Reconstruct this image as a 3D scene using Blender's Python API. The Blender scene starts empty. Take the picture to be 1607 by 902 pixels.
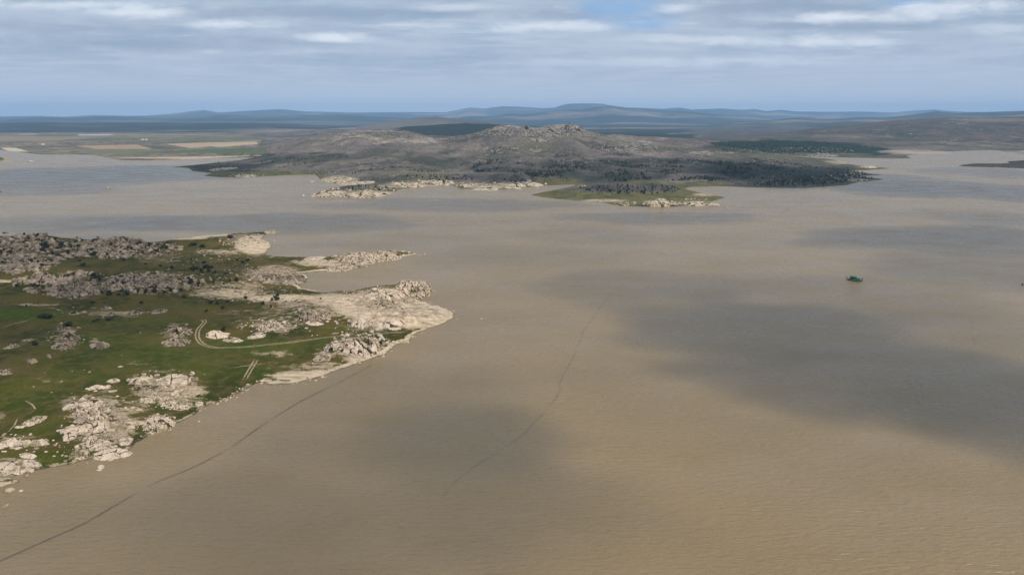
import bpy, bmesh, math, random
import numpy as np
from mathutils import Vector, Matrix

# ------------------------------------------------------------------ camera, sky, sun, exposure
sc = bpy.context.scene
W, Hh, F = 1607.0, 902.0, 1086.0
CAMZ, PITCH = 120.0, math.radians(13.8)
cp, sp = math.cos(PITCH), math.sin(PITCH)
cam = bpy.data.cameras.new('camera'); camo = bpy.data.objects.new('camera', cam)
sc.collection.objects.link(camo); sc.camera = camo
camo.location = (0, 0, CAMZ); camo.rotation_euler = (math.pi/2-PITCH, 0, 0)
cam.sensor_width = 36; cam.lens = 36*F/W; cam.clip_start = 0.5; cam.clip_end = 120000

SUN_EL = math.radians(46); SUN_AZ = math.radians(128)      # azimuth clockwise from +Y
SUN = Vector((math.sin(SUN_AZ)*math.cos(SUN_EL), math.cos(SUN_AZ)*math.cos(SUN_EL), math.sin(SUN_EL)))
ld = bpy.data.lights.new('sun', 'SUN'); ld.energy = 3.4; ld.angle = math.radians(0.5); ld.color = (1, .95, .87)
lo = bpy.data.objects.new('sun', ld); sc.collection.objects.link(lo)
lo.rotation_euler = SUN.to_track_quat('Z', 'Y').to_euler(); lo.location = SUN*3000

sc.render.engine = 'CYCLES'
sc.view_settings.view_transform = 'Standard'; sc.view_settings.look = 'None'
sc.view_settings.exposure = 0.09; sc.view_settings.gamma = 1
sc.cycles.use_denoising = True
sc.cycles.max_bounces = 5; sc.cycles.diffuse_bounces = 2; sc.cycles.glossy_bounces = 2
sc.cycles.transparent_max_bounces = 48; sc.cycles.volume_bounces = 1
sc.cycles.caustics_reflective = False; sc.cycles.caustics_refractive = False

def nd(nt, t, **kw):
    n = nt.nodes.new(t)
    for k, v in kw.items():
        if k in n.inputs.keys() if isinstance(k, str) else False: n.inputs[k].default_value = v
        else: setattr(n, k, v)
    return n
def math_(nt, op, a, b=None, clamp=False):
    n = nt.nodes.new('ShaderNodeMath'); n.operation = op; n.use_clamp = clamp
    for i, v in enumerate((a, b)):
        if v is None: continue
        if isinstance(v, (int, float)): n.inputs[i].default_value = v
        else: nt.links.new(v, n.inputs[i])
    return n.outputs[0]
def mixc(nt, fac, a, b):
    n = nt.nodes.new('ShaderNodeMix'); n.data_type = 'RGBA'
    for s, v in ((n.inputs[0], fac), (n.inputs[6], a), (n.inputs[7], b)):
        if isinstance(v, (int, float)): s.default_value = v
        elif isinstance(v, tuple): s.default_value = (*v[:3], 1)
        else: nt.links.new(v, s)
    return n.outputs[2]
def noise(nt, vec, scale, detail=4, rough=.55, dist=0):
    n = nt.nodes.new('ShaderNodeTexNoise'); n.inputs['Scale'].default_value = scale
    n.inputs['Detail'].default_value = detail; n.inputs['Roughness'].default_value = rough
    n.inputs['Distortion'].default_value = dist; nt.links.new(vec, n.inputs['Vector']); return n.outputs[0]
def ramp(nt, v, lo, hi):
    n = nt.nodes.new('ShaderNodeMapRange'); n.interpolation_type = 'SMOOTHSTEP'
    n.inputs[1].default_value = lo; n.inputs[2].default_value = hi
    nt.links.new(v, n.inputs[0]); return n.outputs[0]
def mapping(nt, vec, scale=(1, 1, 1), rz=0, loc=(0, 0, 0)):
    n = nt.nodes.new('ShaderNodeMapping'); n.inputs['Scale'].default_value = scale
    n.inputs['Rotation'].default_value = (0, 0, rz); n.inputs['Location'].default_value = loc
    nt.links.new(vec, n.inputs[0]); return n.outputs[0]

world = bpy.data.worlds.new('World'); sc.world = world; world.use_nodes = True
nt = world.node_tree; nt.nodes.clear()
sky = nt.nodes.new('ShaderNodeTexSky'); sky.sky_type = 'NISHITA'; sky.sun_disc = False
sky.sun_elevation = SUN_EL; sky.sun_rotation = SUN_AZ; sky.altitude = 300
sky.air_density = 1.0; sky.dust_density = 1.0; sky.ozone_density = 2.0
tc = nt.nodes.new('ShaderNodeTexCoord'); sx = nt.nodes.new('ShaderNodeSeparateXYZ')
nt.links.new(tc.outputs['Generated'], sx.inputs[0])
zc = math_(nt, 'ADD', math_(nt, 'MAXIMUM', sx.outputs[2], 0.0), 0.035)
cx = nt.nodes.new('ShaderNodeCombineXYZ')
nt.links.new(math_(nt, 'DIVIDE', sx.outputs[0], zc), cx.inputs[0])
nt.links.new(math_(nt, 'DIVIDE', sx.outputs[1], zc), cx.inputs[1])
P = cx.outputs[0]
SKYK = 10.0        # cloud colours are written in display units and divided by the background strength (0.1)
Pm = mapping(nt, P, (1.0, 1.0, 1), 0.12, (3.1, 0.4, 0))
n_big = noise(nt, Pm, 0.42, 4, .5, .15)
n_mid = noise(nt, mapping(nt, P, (.8, 1.25, 1), -0.1, (7.3, 2.2, 4)), 1.5, 6, .52, .2)
n_fine = noise(nt, mapping(nt, P, (.85, 1.5, 1), 0.05, (1.3, 9.2, 2)), 3.2, 6, .5, .2)
# upper-air blue gaps only where both sheets are thin
elev = ramp(nt, sx.outputs[2], .085, .17)
cover = ramp(nt, math_(nt, 'ADD', math_(nt, 'MULTIPLY', n_big, .6), math_(nt, 'MULTIPLY', n_mid, .4)), .37, .50)
cover = math_(nt, 'MAXIMUM', cover, math_(nt, 'SUBTRACT', 1.0, elev))
base = mixc(nt, ramp(nt, sx.outputs[2], .0, .16), (6.8, 7.0, 7.4), (4.1, 4.9, 6.05))
greyer = mixc(nt, ramp(nt, n_mid, .42, .66), (3.6, 4.45, 5.7), (4.9, 5.6, 6.7))
cl = mixc(nt, math_(nt, 'MULTIPLY', ramp(nt, sx.outputs[2], .0, .08), .85), base, greyer)
puff = math_(nt, 'MULTIPLY', ramp(nt, math_(nt, 'ADD', math_(nt, 'MULTIPLY', n_fine, .55), math_(nt, 'MULTIPLY', n_mid, .45)), .53, .68), ramp(nt, sx.outputs[2], .04, .13))
cl = mixc(nt, math_(nt, 'MULTIPLY', puff, .85), cl, (6.0, 6.7, 7.6))
skyc = mixc(nt, cover, sky.outputs[0], cl)
# the cloud banks and the blue gaps seen in this part of the sky, as directions
yy_ = math_(nt, 'MAXIMUM', sx.outputs[1], 0.05)
U_ = math_(nt, 'DIVIDE', sx.outputs[0], yy_); W_ = math_(nt, 'DIVIDE', sx.outputs[2], yy_)
cuv = nt.nodes.new('ShaderNodeCombineXYZ'); nt.links.new(U_, cuv.inputs[0]); nt.links.new(math_(nt, 'MULTIPLY', W_, 3.4), cuv.inputs[1])
nq = noise(nt, cuv.outputs[0], 15.0, 8, .68, .3); nq2 = noise(nt, mapping(nt, cuv.outputs[0], (1, 1.3, 1), 0, (5, 3, 1)), 6.0, 8, .62, .4)
def bank(px, py, rx, ry, soft, k):
    u = (px-W/2)/F; v = (py-Hh/2)/F; dy = cp-v*sp; dz = -(sp+v*cp)
    a = math_(nt, 'DIVIDE', math_(nt, 'SUBTRACT', U_, u/dy), rx/F); c_ = math_(nt, 'DIVIDE', math_(nt, 'SUBTRACT', W_, dz/dy), ry/F)
    d = math_(nt, 'SQRT', math_(nt, 'ADD', math_(nt, 'MULTIPLY', a, a), math_(nt, 'MULTIPLY', c_, c_)))
    d = math_(nt, 'ADD', d, math_(nt, 'MULTIPLY', math_(nt, 'SUBTRACT', nq, .5), k))
    return math_(nt, 'SUBTRACT', 1.0, ramp(nt, d, soft, 1.25))
wave = ramp(nt, nq2, .38, .62)
bluish = (2.95, 3.95, 5.35); pale_ = (5.4, 6.0, 7.0)
skyc = mixc(nt, math_(nt, 'MULTIPLY', wave, math_(nt, 'MULTIPLY', ramp(nt, W_, .0, .06), .6)), skyc, pale_)
for (px, py, rx, ry, f_) in [(520, 20, 420, 12, .55), (250, 70, 330, 14, .45), (1220, 12, 260, 16, .6), (1330, 42, 200, 8, .5), (880, 24, 120, 10, .4), (120, 45, 240, 10, .45), (700, 95, 400, 12, .3)]:
    skyc = mixc(nt, math_(nt, 'MULTIPLY', bank(px, py, rx, ry, .1, 2.2), min(1, f_*1.2)), skyc, (2.7, 3.45, 4.6))
for (px, py, rx, ry) in [(985, 12, 85, 26), (1425, 5, 60, 12), (1010, 40, 60, 10)]:
    skyc = mixc(nt, math_(nt, 'MULTIPLY', bank(px, py, rx, ry, .05, 2.4), .8), skyc, (2.6, 4.5, 7.2))
for (px, py, rx, ry, f_) in [(130, 8, 170, 7, .7), (215, 20, 110, 10, .85), (365, 38, 75, 9, .95), (525, 60, 60, 8, .9), (860, 42, 110, 9, .75), (330, 82, 30, 5, .4), (1060, 13, 40, 8, .7),
        (1330, 28, 120, 9, .9), (1440, 18, 60, 8, .6), (1510, 10, 110, 12, .8), (1300, 66, 150, 10, .7), (1110, 62, 160, 8, .45), (720, 12, 90, 6, .5), (950, 98, 260, 9, .35), (1560, 45, 90, 10, .4), (1180, 95, 200, 10, .3), (640, 40, 90, 6, .4)]:
    skyc = mixc(nt, math_(nt, 'MULTIPLY', bank(px, py, rx, ry, .0, 2.6), min(1, f_*1.1)), skyc, (7.7, 8.2, 8.9))
bg = nt.nodes.new('ShaderNodeBackground'); bg.inputs[1].default_value = 0.1
nt.links.new(skyc, bg.inputs[0])
wo = nt.nodes.new('ShaderNodeOutputWorld'); nt.links.new(bg.outputs[0], wo.inputs[0])

# ------------------------------------------------------------------ helpers: geometry of the view of the ground
def at(px, py, z=0.0):
    u = (px-W/2)/F; v = (py-Hh/2)/F
    dy = cp - v*sp; dz = -(sp + v*cp)
    t = (z-CAMZ)/dz
    return np.array([u*t, dy*t])
def at_depth(px, py, Y):                    # point on the ray at world depth Y
    u = (px-W/2)/F; v = (py-Hh/2)/F
    dy = cp - v*sp; dz = -(sp + v*cp); t = Y/dy
    return u*t, CAMZ+dz*t
def project(x, y, z):
    d = y*cp + (CAMZ-z)*sp
    return W/2+F*x/d, Hh/2+F*((CAMZ-z)*cp - y*sp)/d, d

rs = np.random.RandomState(11)
PERM = rs.permutation(4096); GR = rs.rand(4096)*2*np.pi; GX, GY = np.cos(GR), np.sin(GR)
JX, JY, JV = rs.rand(4096), rs.rand(4096), rs.rand(4096)
def hsh(i, j): return PERM[(PERM[i & 4095] + j) & 4095]
def perlin(x, y):
    xi = np.floor(x).astype(np.int64); yi = np.floor(y).astype(np.int64); xf = x-xi; yf = y-yi
    u = xf*xf*xf*(xf*(xf*6-15)+10); v = yf*yf*yf*(yf*(yf*6-15)+10)
    def g(a, b):
        h = hsh(xi+a, yi+b); return GX[h]*(xf-a)+GY[h]*(yf-b)
    return (g(0, 0)*(1-u)+g(1, 0)*u)*(1-v)+(g(0, 1)*(1-u)+g(1, 1)*u)*v
def fbm(x, y, s, o=4, k=.5):
    r = 0; a = 1.0; t = 0
    for i in range(o):
        r = r+a*perlin(x/s+17.3*i, y/s-9.1*i); t += a; a *= k; s *= .5
    return r/t*1.6
def worley(x, y, s):                        # F1, F2 in cells of size s, and a random value of the nearest cell
    x = np.asarray(x)/s; y = np.asarray(y)/s
    xi = np.floor(x).astype(np.int64); yi = np.floor(y).astype(np.int64)
    f1 = np.full(x.shape, 9.0); f2 = f1.copy(); val = np.zeros(x.shape)
    for a in (-1, 0, 1):
        for b in (-1, 0, 1):
            h = hsh(xi+a, yi+b)
            d = np.hypot(xi+a+JX[h]-x, yi+b+JY[h]-y)
            n = d < f1
            f2 = np.where(n, f1, np.minimum(f2, d)); val = np.where(n, JV[h], val); f1 = np.where(n, d, f1)
    return f1, f2, val
def facets(x, y, s, k=1.0):                 # tilted flat blocks: random height and slope per cell, F2-F1 for the joints
    x = np.asarray(x)/s; y = np.asarray(y)/s
    xi = np.floor(x).astype(np.int64); yi = np.floor(y).astype(np.int64)
    f1 = np.full(x.shape, 9.0); f2 = f1.copy(); H_ = np.zeros(x.shape)
    for a in (-1, 0, 1):
        for b in (-1, 0, 1):
            h = hsh(xi+a, yi+b); dx = xi+a+JX[h]-x; dy = yi+b+JY[h]-y; d = np.hypot(dx, dy); n = d < f1
            f2 = np.where(n, f1, np.minimum(f2, d)); f1 = np.where(n, d, f1)
            H_ = np.where(n, JV[h]+k*(dx*GX[h]+dy*GY[h])*.8-.22*d*d, H_)
    return H_, f2-f1
def sstep(a, b, x):
    t = np.clip((x-a)/(b-a), 0, 1); return t*t*(3-2*t)
def poly_sd(x, y, poly):
    shp = x.shape; x = x.ravel(); y = y.ravel()
    d2 = np.full(x.shape, 1e18); ins = np.zeros(x.shape, bool)
    P_ = np.asarray(poly); Q = np.roll(P_, -1, 0)
    for (ax, ay), (bx, by) in zip(P_, Q):
        ex, ey = bx-ax, by-ay; L = ex*ex+ey*ey+1e-9
        t = np.clip(((x-ax)*ex+(y-ay)*ey)/L, 0, 1)
        d2 = np.minimum(d2, (x-ax-t*ex)**2+(y-ay-t*ey)**2)
        c = (ay > y) != (by > y)
        if ey != 0: ins ^= c & (x < ax+(y-ay)/ey*ex)
    d = np.sqrt(d2); return np.where(ins, d, -d).reshape(shp)
def wpoly(pts): return [tuple(at(*p)) for p in pts]

def mesh_obj(name, co, faces, mat, parent=None, smooth=True, attrs=None):
    me = bpy.data.meshes.new(name)
    co = np.asarray(co, dtype=np.float32); faces = np.asarray(faces, dtype=np.int32)
    me.vertices.add(len(co)); me.vertices.foreach_set('co', co.ravel())
    n = faces.shape[1]
    me.loops.add(faces.size); me.loops.foreach_set('vertex_index', faces.ravel())
    me.polygons.add(len(faces)); me.polygons.foreach_set('loop_start', np.arange(0, faces.size, n, dtype=np.int32))
    me.polygons.foreach_set('use_smooth', np.full(len(faces), smooth))
    me.update(calc_edges=True)
    if attrs:
        for k, v in attrs.items():
            a = me.attributes.new(k, 'FLOAT_COLOR', 'POINT')
            c = np.ones((len(co), 4), np.float32); c[:, :v.shape[1]] = v; a.data.foreach_set('color', c.ravel())
    me.materials.append(mat)
    o = bpy.data.objects.new(name, me); sc.collection.objects.link(o)
    if parent: o.parent = parent
    return o
def tag(o, label=None, cat=None, group=None, kind=None):
    if label: o['label'] = label
    if cat: o['category'] = cat
    if group: o['group'] = group
    if kind: o['kind'] = kind
    return o
def grid_faces(ny, nx):
    i = np.arange(ny*nx).reshape(ny, nx)
    return np.stack([i[:-1, :-1].ravel(), i[:-1, 1:].ravel(), i[1:, 1:].ravel(), i[1:, :-1].ravel()], 1)
def compact(co, faces, attrs=None):
    u, inv = np.unique(faces, return_inverse=True)
    return co[u], inv.reshape(faces.shape), ({k: v[u] for k, v in attrs.items()} if attrs else None)

def material(name, rough=.9, spec=.2):
    m = bpy.data.materials.new(name); m.use_nodes = True; t = m.node_tree
    b = t.nodes['Principled BSDF']; b.inputs['Roughness'].default_value = rough
    b.inputs['Specular IOR Level'].default_value = spec
    g = t.nodes.new('ShaderNodeNewGeometry')
    return m, t, b, g.outputs['Position']
def bump(t, b, h, strength, dist):
    n = t.nodes.new('ShaderNodeBump'); n.inputs['Strength'].default_value = strength
    n.inputs['Distance'].default_value = dist; t.links.new(h, n.inputs['Height']); t.links.new(n.outputs[0], b.inputs['Normal'])

# ------------------------------------------------------------------ materials
def granite(name, pale, mid, dark, lich=.5):
    m, t, b, P = material(name, .93, .1)
    n1 = noise(t, P, .35, 5, .6); n2 = noise(t, P, 1.6, 5, .65)
    c = mixc(t, ramp(t, n1, .35, .62), pale, mid)
    c = mixc(t, math_(t, 'MULTIPLY', ramp(t, n2, .5, .72), lich), c, dark)
    v = t.nodes.new('ShaderNodeTexVoronoi'); v.feature = 'DISTANCE_TO_EDGE'; v.inputs['Scale'].default_value = .2
    dw = t.nodes.new('ShaderNodeVectorMath'); dw.operation = 'ADD'
    nn = t.nodes.new('ShaderNodeTexNoise'); nn.inputs['Scale'].default_value = .3; nn.inputs['Detail'].default_value = 5; t.links.new(P, nn.inputs['Vector'])
    sc2 = t.nodes.new('ShaderNodeVectorMath'); sc2.operation = 'SCALE'; sc2.inputs[3].default_value = 3.5; t.links.new(nn.outputs[1], sc2.inputs[0])
    t.links.new(mapping(t, P, (.55, 1.25, 1), .6), dw.inputs[0]); t.links.new(sc2.outputs[0], dw.inputs[1])
    t.links.new(dw.outputs[0], v.inputs['Vector'])
    crack = math_(t, 'MULTIPLY', math_(t, 'SUBTRACT', 1.0, ramp(t, v.outputs[0], .0, .03)), ramp(t, n1, .42, .58))
    c = mixc(t, math_(t, 'MULTIPLY', crack, .6), c, dark)
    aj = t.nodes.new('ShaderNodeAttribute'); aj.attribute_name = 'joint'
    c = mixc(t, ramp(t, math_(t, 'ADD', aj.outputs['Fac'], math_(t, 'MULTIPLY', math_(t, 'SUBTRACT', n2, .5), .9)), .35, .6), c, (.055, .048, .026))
    n3 = noise(t, P, .13, 6, .7, .6)
    c = mixc(t, math_(t, 'MULTIPLY', ramp(t, n3, .50, .62), .7), c, (dark[0]*.9, dark[1]*.95, dark[2]*.6))
    t.links.new(c, b.inputs['Base Color'])
    h = math_(t, 'SUBTRACT', math_(t, 'ADD', n1, math_(t, 'MULTIPLY', n2, .5)), math_(t, 'MULTIPLY', crack, .5))
    bump(t, b, h, 1.0, .45)
    return m
M_PALE = granite('pale_granite', (.62, .49, .368), (.50, .39, .285), (.17, .13, .09), .5)
M_GREY = granite('weathered_granite', (.44, .335, .245), (.25, .19, .135), (.065, .054, .038), .85)
M_FARROCK = granite('far_granite', (.60, .49, .36), (.44, .35, .255), (.15, .12, .09), .6)
M_TOR = granite('tor_granite', (.36, .31, .25), (.22, .185, .155), (.07, .062, .052), .85)

def leafmat(name, c1, c2, sc_=1.2):
    m, t, b, P = material(name, .8, .15)
    t.links.new(mixc(t, ramp(t, noise(t, P, sc_, 3), .35, .65), c1, c2), b.inputs['Base Color']); return m
M_BUSH = leafmat('shrub_leaf', (.022, .026, .014), (.05, .052, .034))
M_PINE = leafmat('tree_leaf', (.014, .024, .012), (.045, .055, .030), .06)
M_TRUNK = leafmat('bark', (.07, .055, .04), (.11, .09, .07))

# near ground
m, t, b, P = material('meadow_ground', .95, .05); M_NEAR = m
at1 = t.nodes.new('ShaderNodeAttribute'); at1.attribute_name = 'mask'
se = t.nodes.new('ShaderNodeSeparateColor'); t.links.new(at1.outputs[0], se.inputs[0])
rockm, sandm, greenm = se.outputs
nA = noise(t, P, .035, 5, .6); nB = noise(t, P, .22, 5, .62); nC = noise(t, P, 1.4, 4, .65)
grass = mixc(t, ramp(t, nA, .38, .62), (.036, .043, .0058), (.104, .082, .017))
grass = mixc(t, math_(t, 'MULTIPLY', ramp(t, nB, .44, .64), .85), grass, (.115, .080, .034))
grass = mixc(t, math_(t, 'MULTIPLY', ramp(t, nC, .45, .68), .55), grass, (.016, .024, .007))
grass = mixc(t, greenm, grass, mixc(t, ramp(t, nB, .35, .65), (.042, .068, .005), (.075, .088, .010)))
rk = mixc(t, ramp(t, nC, .3, .66), (.54, .42, .30), (.235, .17, .105))
rk = mixc(t, math_(t, 'MULTIPLY', ramp(t, nB, .5, .7), .6), rk, (.12, .095, .065))
sd = mixc(t, ramp(t, nB, .3, .7), (.68, .53, .37), (.50, .38, .25))
sd = mixc(t, math_(t, 'MULTIPLY', ramp(t, nC, .52, .72), .5), sd, (.17, .125, .075))
nL = noise(t, mapping(t, P, (.07, .42, 1), .22), 1.0, 6, .68, .8)
mixn = math_(t, 'ADD', math_(t, 'MULTIPLY', nB, .35), math_(t, 'ADD', math_(t, 'MULTIPLY', nC, .25), math_(t, 'MULTIPLY', nL, .4)))
sd = mixc(t, math_(t, 'MULTIPLY', ramp(t, nL, .48, .62), .6), sd, (.19, .145, .085))
fs = ramp(t, math_(t, 'ADD', sandm, math_(t, 'SUBTRACT', mixn, .5)), .40, .60)
fs = ramp(t, math_(t, 'ADD', math_(t, 'MULTIPLY', sandm, 1.0), math_(t, 'MULTIPLY', math_(t, 'SUBTRACT', mixn, .5), 2.2)), .38, .62)
fr = ramp(t, math_(t, 'ADD', math_(t, 'MULTIPLY', rockm, 1.0), math_(t, 'MULTIPLY', math_(t, 'SUBTRACT', mixn, .5), 3.0)), .45, .65)
c = mixc(t, fs, grass, sd); c = mixc(t, fr, c, rk)
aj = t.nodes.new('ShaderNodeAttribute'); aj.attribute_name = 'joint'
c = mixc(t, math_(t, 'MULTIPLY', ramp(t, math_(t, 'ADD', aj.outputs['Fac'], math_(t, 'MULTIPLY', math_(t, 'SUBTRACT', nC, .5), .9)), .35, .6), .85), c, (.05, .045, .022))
# wet dark rim at the water line
sz = t.nodes.new('ShaderNodeSeparateXYZ'); t.links.new(P, sz.inputs[0])
wet = math_(t, 'SUBTRACT', 1.0, ramp(t, math_(t, 'ADD', sz.outputs[2], math_(t, 'MULTIPLY', math_(t, 'SUBTRACT', nB, .5), .6)), .08, .35))
c = mixc(t, math_(t, 'MULTIPLY', wet, .75), c, (.045, .04, .028))
t.links.new(c, b.inputs['Base Color'])
bump(t, b, math_(t, 'ADD', nB, math_(t, 'MULTIPLY', nC, .4)), .9, 1.2)

# far ground: base colour comes per vertex (land cover), rocky flecks and scrub mottling from noise
m, t, b, P = material('far_land', .95, .03); M_FAR = m
ac = t.nodes.new('ShaderNodeAttribute'); ac.attribute_name = 'cover'
am = t.nodes.new('ShaderNodeAttribute'); am.attribute_name = 'mask'
se = t.nodes.new('ShaderNodeSeparateColor'); t.links.new(am.outputs[0], se.inputs[0])
nA = noise(t, P, .012, 5, .65); nB = noise(t, P, .05, 4, .7); nV = noise(t, P, .0022, 5, .62)
c = mixc(t, math_(t, 'MULTIPLY', ramp(t, nB, .46, .62), .45), ac.outputs[0], (.034, .036, .026))
c = mixc(t, math_(t, 'MULTIPLY', math_(t, 'MULTIPLY', ramp(t, nV, .42, .6), .5), se.outputs[1]), c, (.03, .04, .024))
speck = ramp(t, math_(t, 'ADD', math_(t, 'ADD', math_(t, 'MULTIPLY', nB, .6), math_(t, 'MULTIPLY', nA, .4)), math_(t, 'MULTIPLY', math_(t, 'SUBTRACT', se.outputs[0], .5), .32)), .52, .60)
c = mixc(t, math_(t, 'MULTIPLY', speck, math_(t, 'MULTIPLY', ramp(t, se.outputs[0], .02, .2), .7)), c, (.40, .335, .27))
c = mixc(t, ramp(t, se.outputs[2], .3, .7), c, ac.outputs[0])
t.links.new(c, b.inputs['Base Color'])
bump(t, b, math_(t, 'ADD', nA, math_(t, 'MULTIPLY', nB, .6)), 1.0, 10)

# water
m, t, b, P = material('turbid_water', .22, .95); M_WATER = m
b.inputs['IOR'].default_value = 1.33
w1 = noise(t, mapping(t, P, (.20, .62, 1), math.radians(9)), 1.0, 3, .55, .6)
w2 = noise(t, mapping(t, P, (.42, 1.25, 1), math.radians(15)), 1.0, 3, .6, .4)
w3 = noise(t, mapping(t, P, (.02, .035, 1), math.radians(20)), 1.0, 4, .6)
nS = noise(t, mapping(t, P, (.004, .007, 1)), 1.0, 4, .6)
nG = noise(t, mapping(t, P, (.011, .018, 1), .4), 1.0, 4, .6)
c = mixc(t, ramp(t, nS, .35, .65), (.212, .145, .063), (.248, .168, .072))
c = mixc(t, math_(t, 'MULTIPLY', ramp(t, nG, .38, .68), .6), c, (.262, .185, .098))
t.links.new(c, b.inputs['Base Color'])
t.links.new(math_(t, 'ADD', math_(t, 'MULTIPLY', ramp(t, w3, .35, .65), .14), .22), b.inputs['Roughness'])
wh = math_(t, 'ADD', math_(t, 'MULTIPLY', w1, .9), math_(t, 'ADD', math_(t, 'MULTIPLY', w2, .45), math_(t, 'MULTIPLY', w3, .3)))
bump(t, b, wh, .75, 1.0)

# ------------------------------------------------------------------ water sheet
WX, WY = 30500.0, 31000.0
water = mesh_obj('water', [(-WX, -2000, 0), (WX, -2000, 0), (WX, WY, 0), (-WX, WY, 0)], [[0, 1, 2, 3]], M_WATER)
tag(water, kind='structure')

# ------------------------------------------------------------------ near peninsula terrain
NEAR = [(-420,800),(-200,790),(-80,760),(0,744),(25,745),(40,743),(62,737),(100,729.5),(125,724.5),(145,720),(160,720),(175,717),(192,713),
 (204,705),(209,697),(217,691),(229,685),(244,677),(264,670),(284,661),(307,650),(319,640),(332,632),(349,630),(364,622),(376,615),
 (389,609),(400,602),(409,599),(424,603),(456,602.5),(484,597),(507,590),(530,581),(551,574),(571,566.5),(588,561),(603,558),(614,549),
 (620,542),(631,537.6),(643,535),(647,529),(654,522),(675,514.6),(698,507),(712,499),(715,493),(706,487),(692,481),(669,475),(657,470),
 (650,466),(659,462),(669,461),(676,452),(673,445),(667,441),(647,440),(629,440),(624,445),(610,447),(597,448),(584,452),(560,455),(535,456),
 (510,458),(492,456),(478,453),(468,448),(474,443),(484,436),(480,432),(470,428.5),(490,427),(510,425),(540,424.8),(560,421),(580,417),
 (599,411),(619,407),(634,403),(657,399),(652,397),(624,394.5),(609,394),(584,399),(560,398),(535,401),(510,403),(485,403.5),(460,403),
 (435,401.5),(416,399),(420,393),(427,386),(422,381),(409,376),(417,369),(440,363),(432,361),(415,364),(392,365),(360,367),(335,369),
 (310,371),(280,375),(250,379),(225,381),(180,378),(100,374),(0,370),(-150,368),(-420,366)]
NEARW = wpoly(NEAR)
HILLS = [ # px, py(z=0), radius x m, radius y m, height m
 (-60,392,60,34,7),(15,398,38,26,8.5),(70,398,32,24,6.5),(135,398,36,22,6.5),(195,398,32,22,7.0),(245,400,26,20,3.5),(300,385,25,16,5),(345,378,28,14,2.5),
 (95,452,34,26,6),(170,455,45,24,5.5),(40,455,22,20,3),(250,452,36,24,4.5),(-150,460,90,60,10),
 (330,440,40,30,3),(400,445,26,18,3.5),(430,380,24,20,1.5),(385,383,26,20,3.5),(560,408,40,10,3),(600,400,24,8,2.6),(610,462,22,18,5),(660,453,14,10,3.6),
 (575,505,22,16,3.6),(625,505,18,12,3),(520,478,34,22,2.5),(490,497,14,10,3),(565,545,18,12,3),(420,512,30,14,1.6),(270,595,20,12,2),(150,655,18,14,2.5),
 (110,535,14,10,2),(30,700,22,10,1.5),(-150,620,60,60,5),(100,600,60,40,2),(250,660,10,8,1.2)]
HW = [(*at(a, b_), c_, d_, e_) for a, b_, c_, d_, e_ in HILLS]
X0, X1, Y0, Y1, ST = -700.0, 0.0, 170.0, 790.0, 0.85
gx = np.arange(X0, X1, ST); gy = np.arange(Y0, Y1, ST); GXX, GYY = np.meshgrid(gx, gy)
dN = poly_sd(GXX, GYY, NEARW)
dN = dN + fbm(GXX, GYY, 14, 4)*1.6*sstep(-12, 0, dN)
hn = np.where(dN > 0, 0.9*(1-np.exp(-np.maximum(dN, 0)/3.5)) + 0.022*np.maximum(dN, 0), dN*0.22)
hn = np.where(dN > 60, 0.9+.022*60+.008*(dN-60), hn)
e = sstep(0, 14, dN)
for hx, hy, rx, ry, hh in HW:
    hn += e*hh*np.exp(-((GXX-hx)/rx)**2-((GYY-hy)/ry)**2)
hn += e*fbm(GXX, GYY, 45, 4)*1.5
def ell(px, py, L, base=0.0):
    r = np.full(px.shape, base)
    for cx_, cy_, rx, ry, a in L:
        r = np.maximum(r, a*np.exp(-(((px-cx_)/rx)**2+((py-cy_)/ry)**2)**1.6))
    return r
ROCKZ = [(30,395,75,38,.52),(120,385,60,20,.45),(200,388,80,19,.54),(250,405,60,14,.45),(110,445,80,24,.5),(230,445,85,22,.58),(320,415,60,26,.35),(370,450,80,18,.55),(430,428,60,16,.7),
 (420,400,60,10,.45),(470,480,90,22,.55),(560,455,90,12,.55),(600,470,70,28,.7),(570,400,70,11,.85),(560,418,40,8,.8),(650,452,36,15,.85),(500,492,40,16,.7),(430,512,50,14,.65),(580,510,80,18,.55),
 (560,545,55,20,.85),(510,556,26,12,.6),(255,610,62,38,.66),(160,660,66,58,.7),(115,632,26,18,.6),(30,692,55,14,.55),(25,728,50,12,.7),(252,662,34,16,.7),(105,530,28,24,.6),(275,523,30,22,.55),(160,489,40,9,.45),
 (385,375,50,14,.6),(640,490,80,22,.62),(470,470,90,9,.5),(155,538,22,13,.5),(50,535,40,9,.35),(400,490,120,8,.4),(48,565,22,8,.5),(300,368,30,7,.7)]
SANDZ = [(640,492,80,26,1.0),(590,480,90,28,.85),(530,472,70,16,.7),(450,468,90,8,.72),(400,384,36,18,.95),(350,395,60,7,.5),(430,395,30,8,.55),(560,398,90,6,.6),(520,590,110,11,.95),(580,562,45,12,.85),
 (500,575,80,12,.5),(430,555,50,8,.5),(480,395,60,8,.5),(520,415,50,7,.6),(500,412,60,8,.62),(360,460,80,12,.6),(430,505,90,16,.45),(280,372,60,5,.9),(320,368,50,4,.9),(170,665,60,40,.62),(290,615,50,20,.6),
 (200,640,50,20,.5),(190,492,50,5,.55),(60,478,60,3,.5),(-5,655,20,18,.45),(60,600,50,10,.35),(440,575,80,20,.33),(215,570,30,8,.36),(30,728,50,14,.5),(300,640,30,8,.4),(0,441,60,3,.8)]
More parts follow.
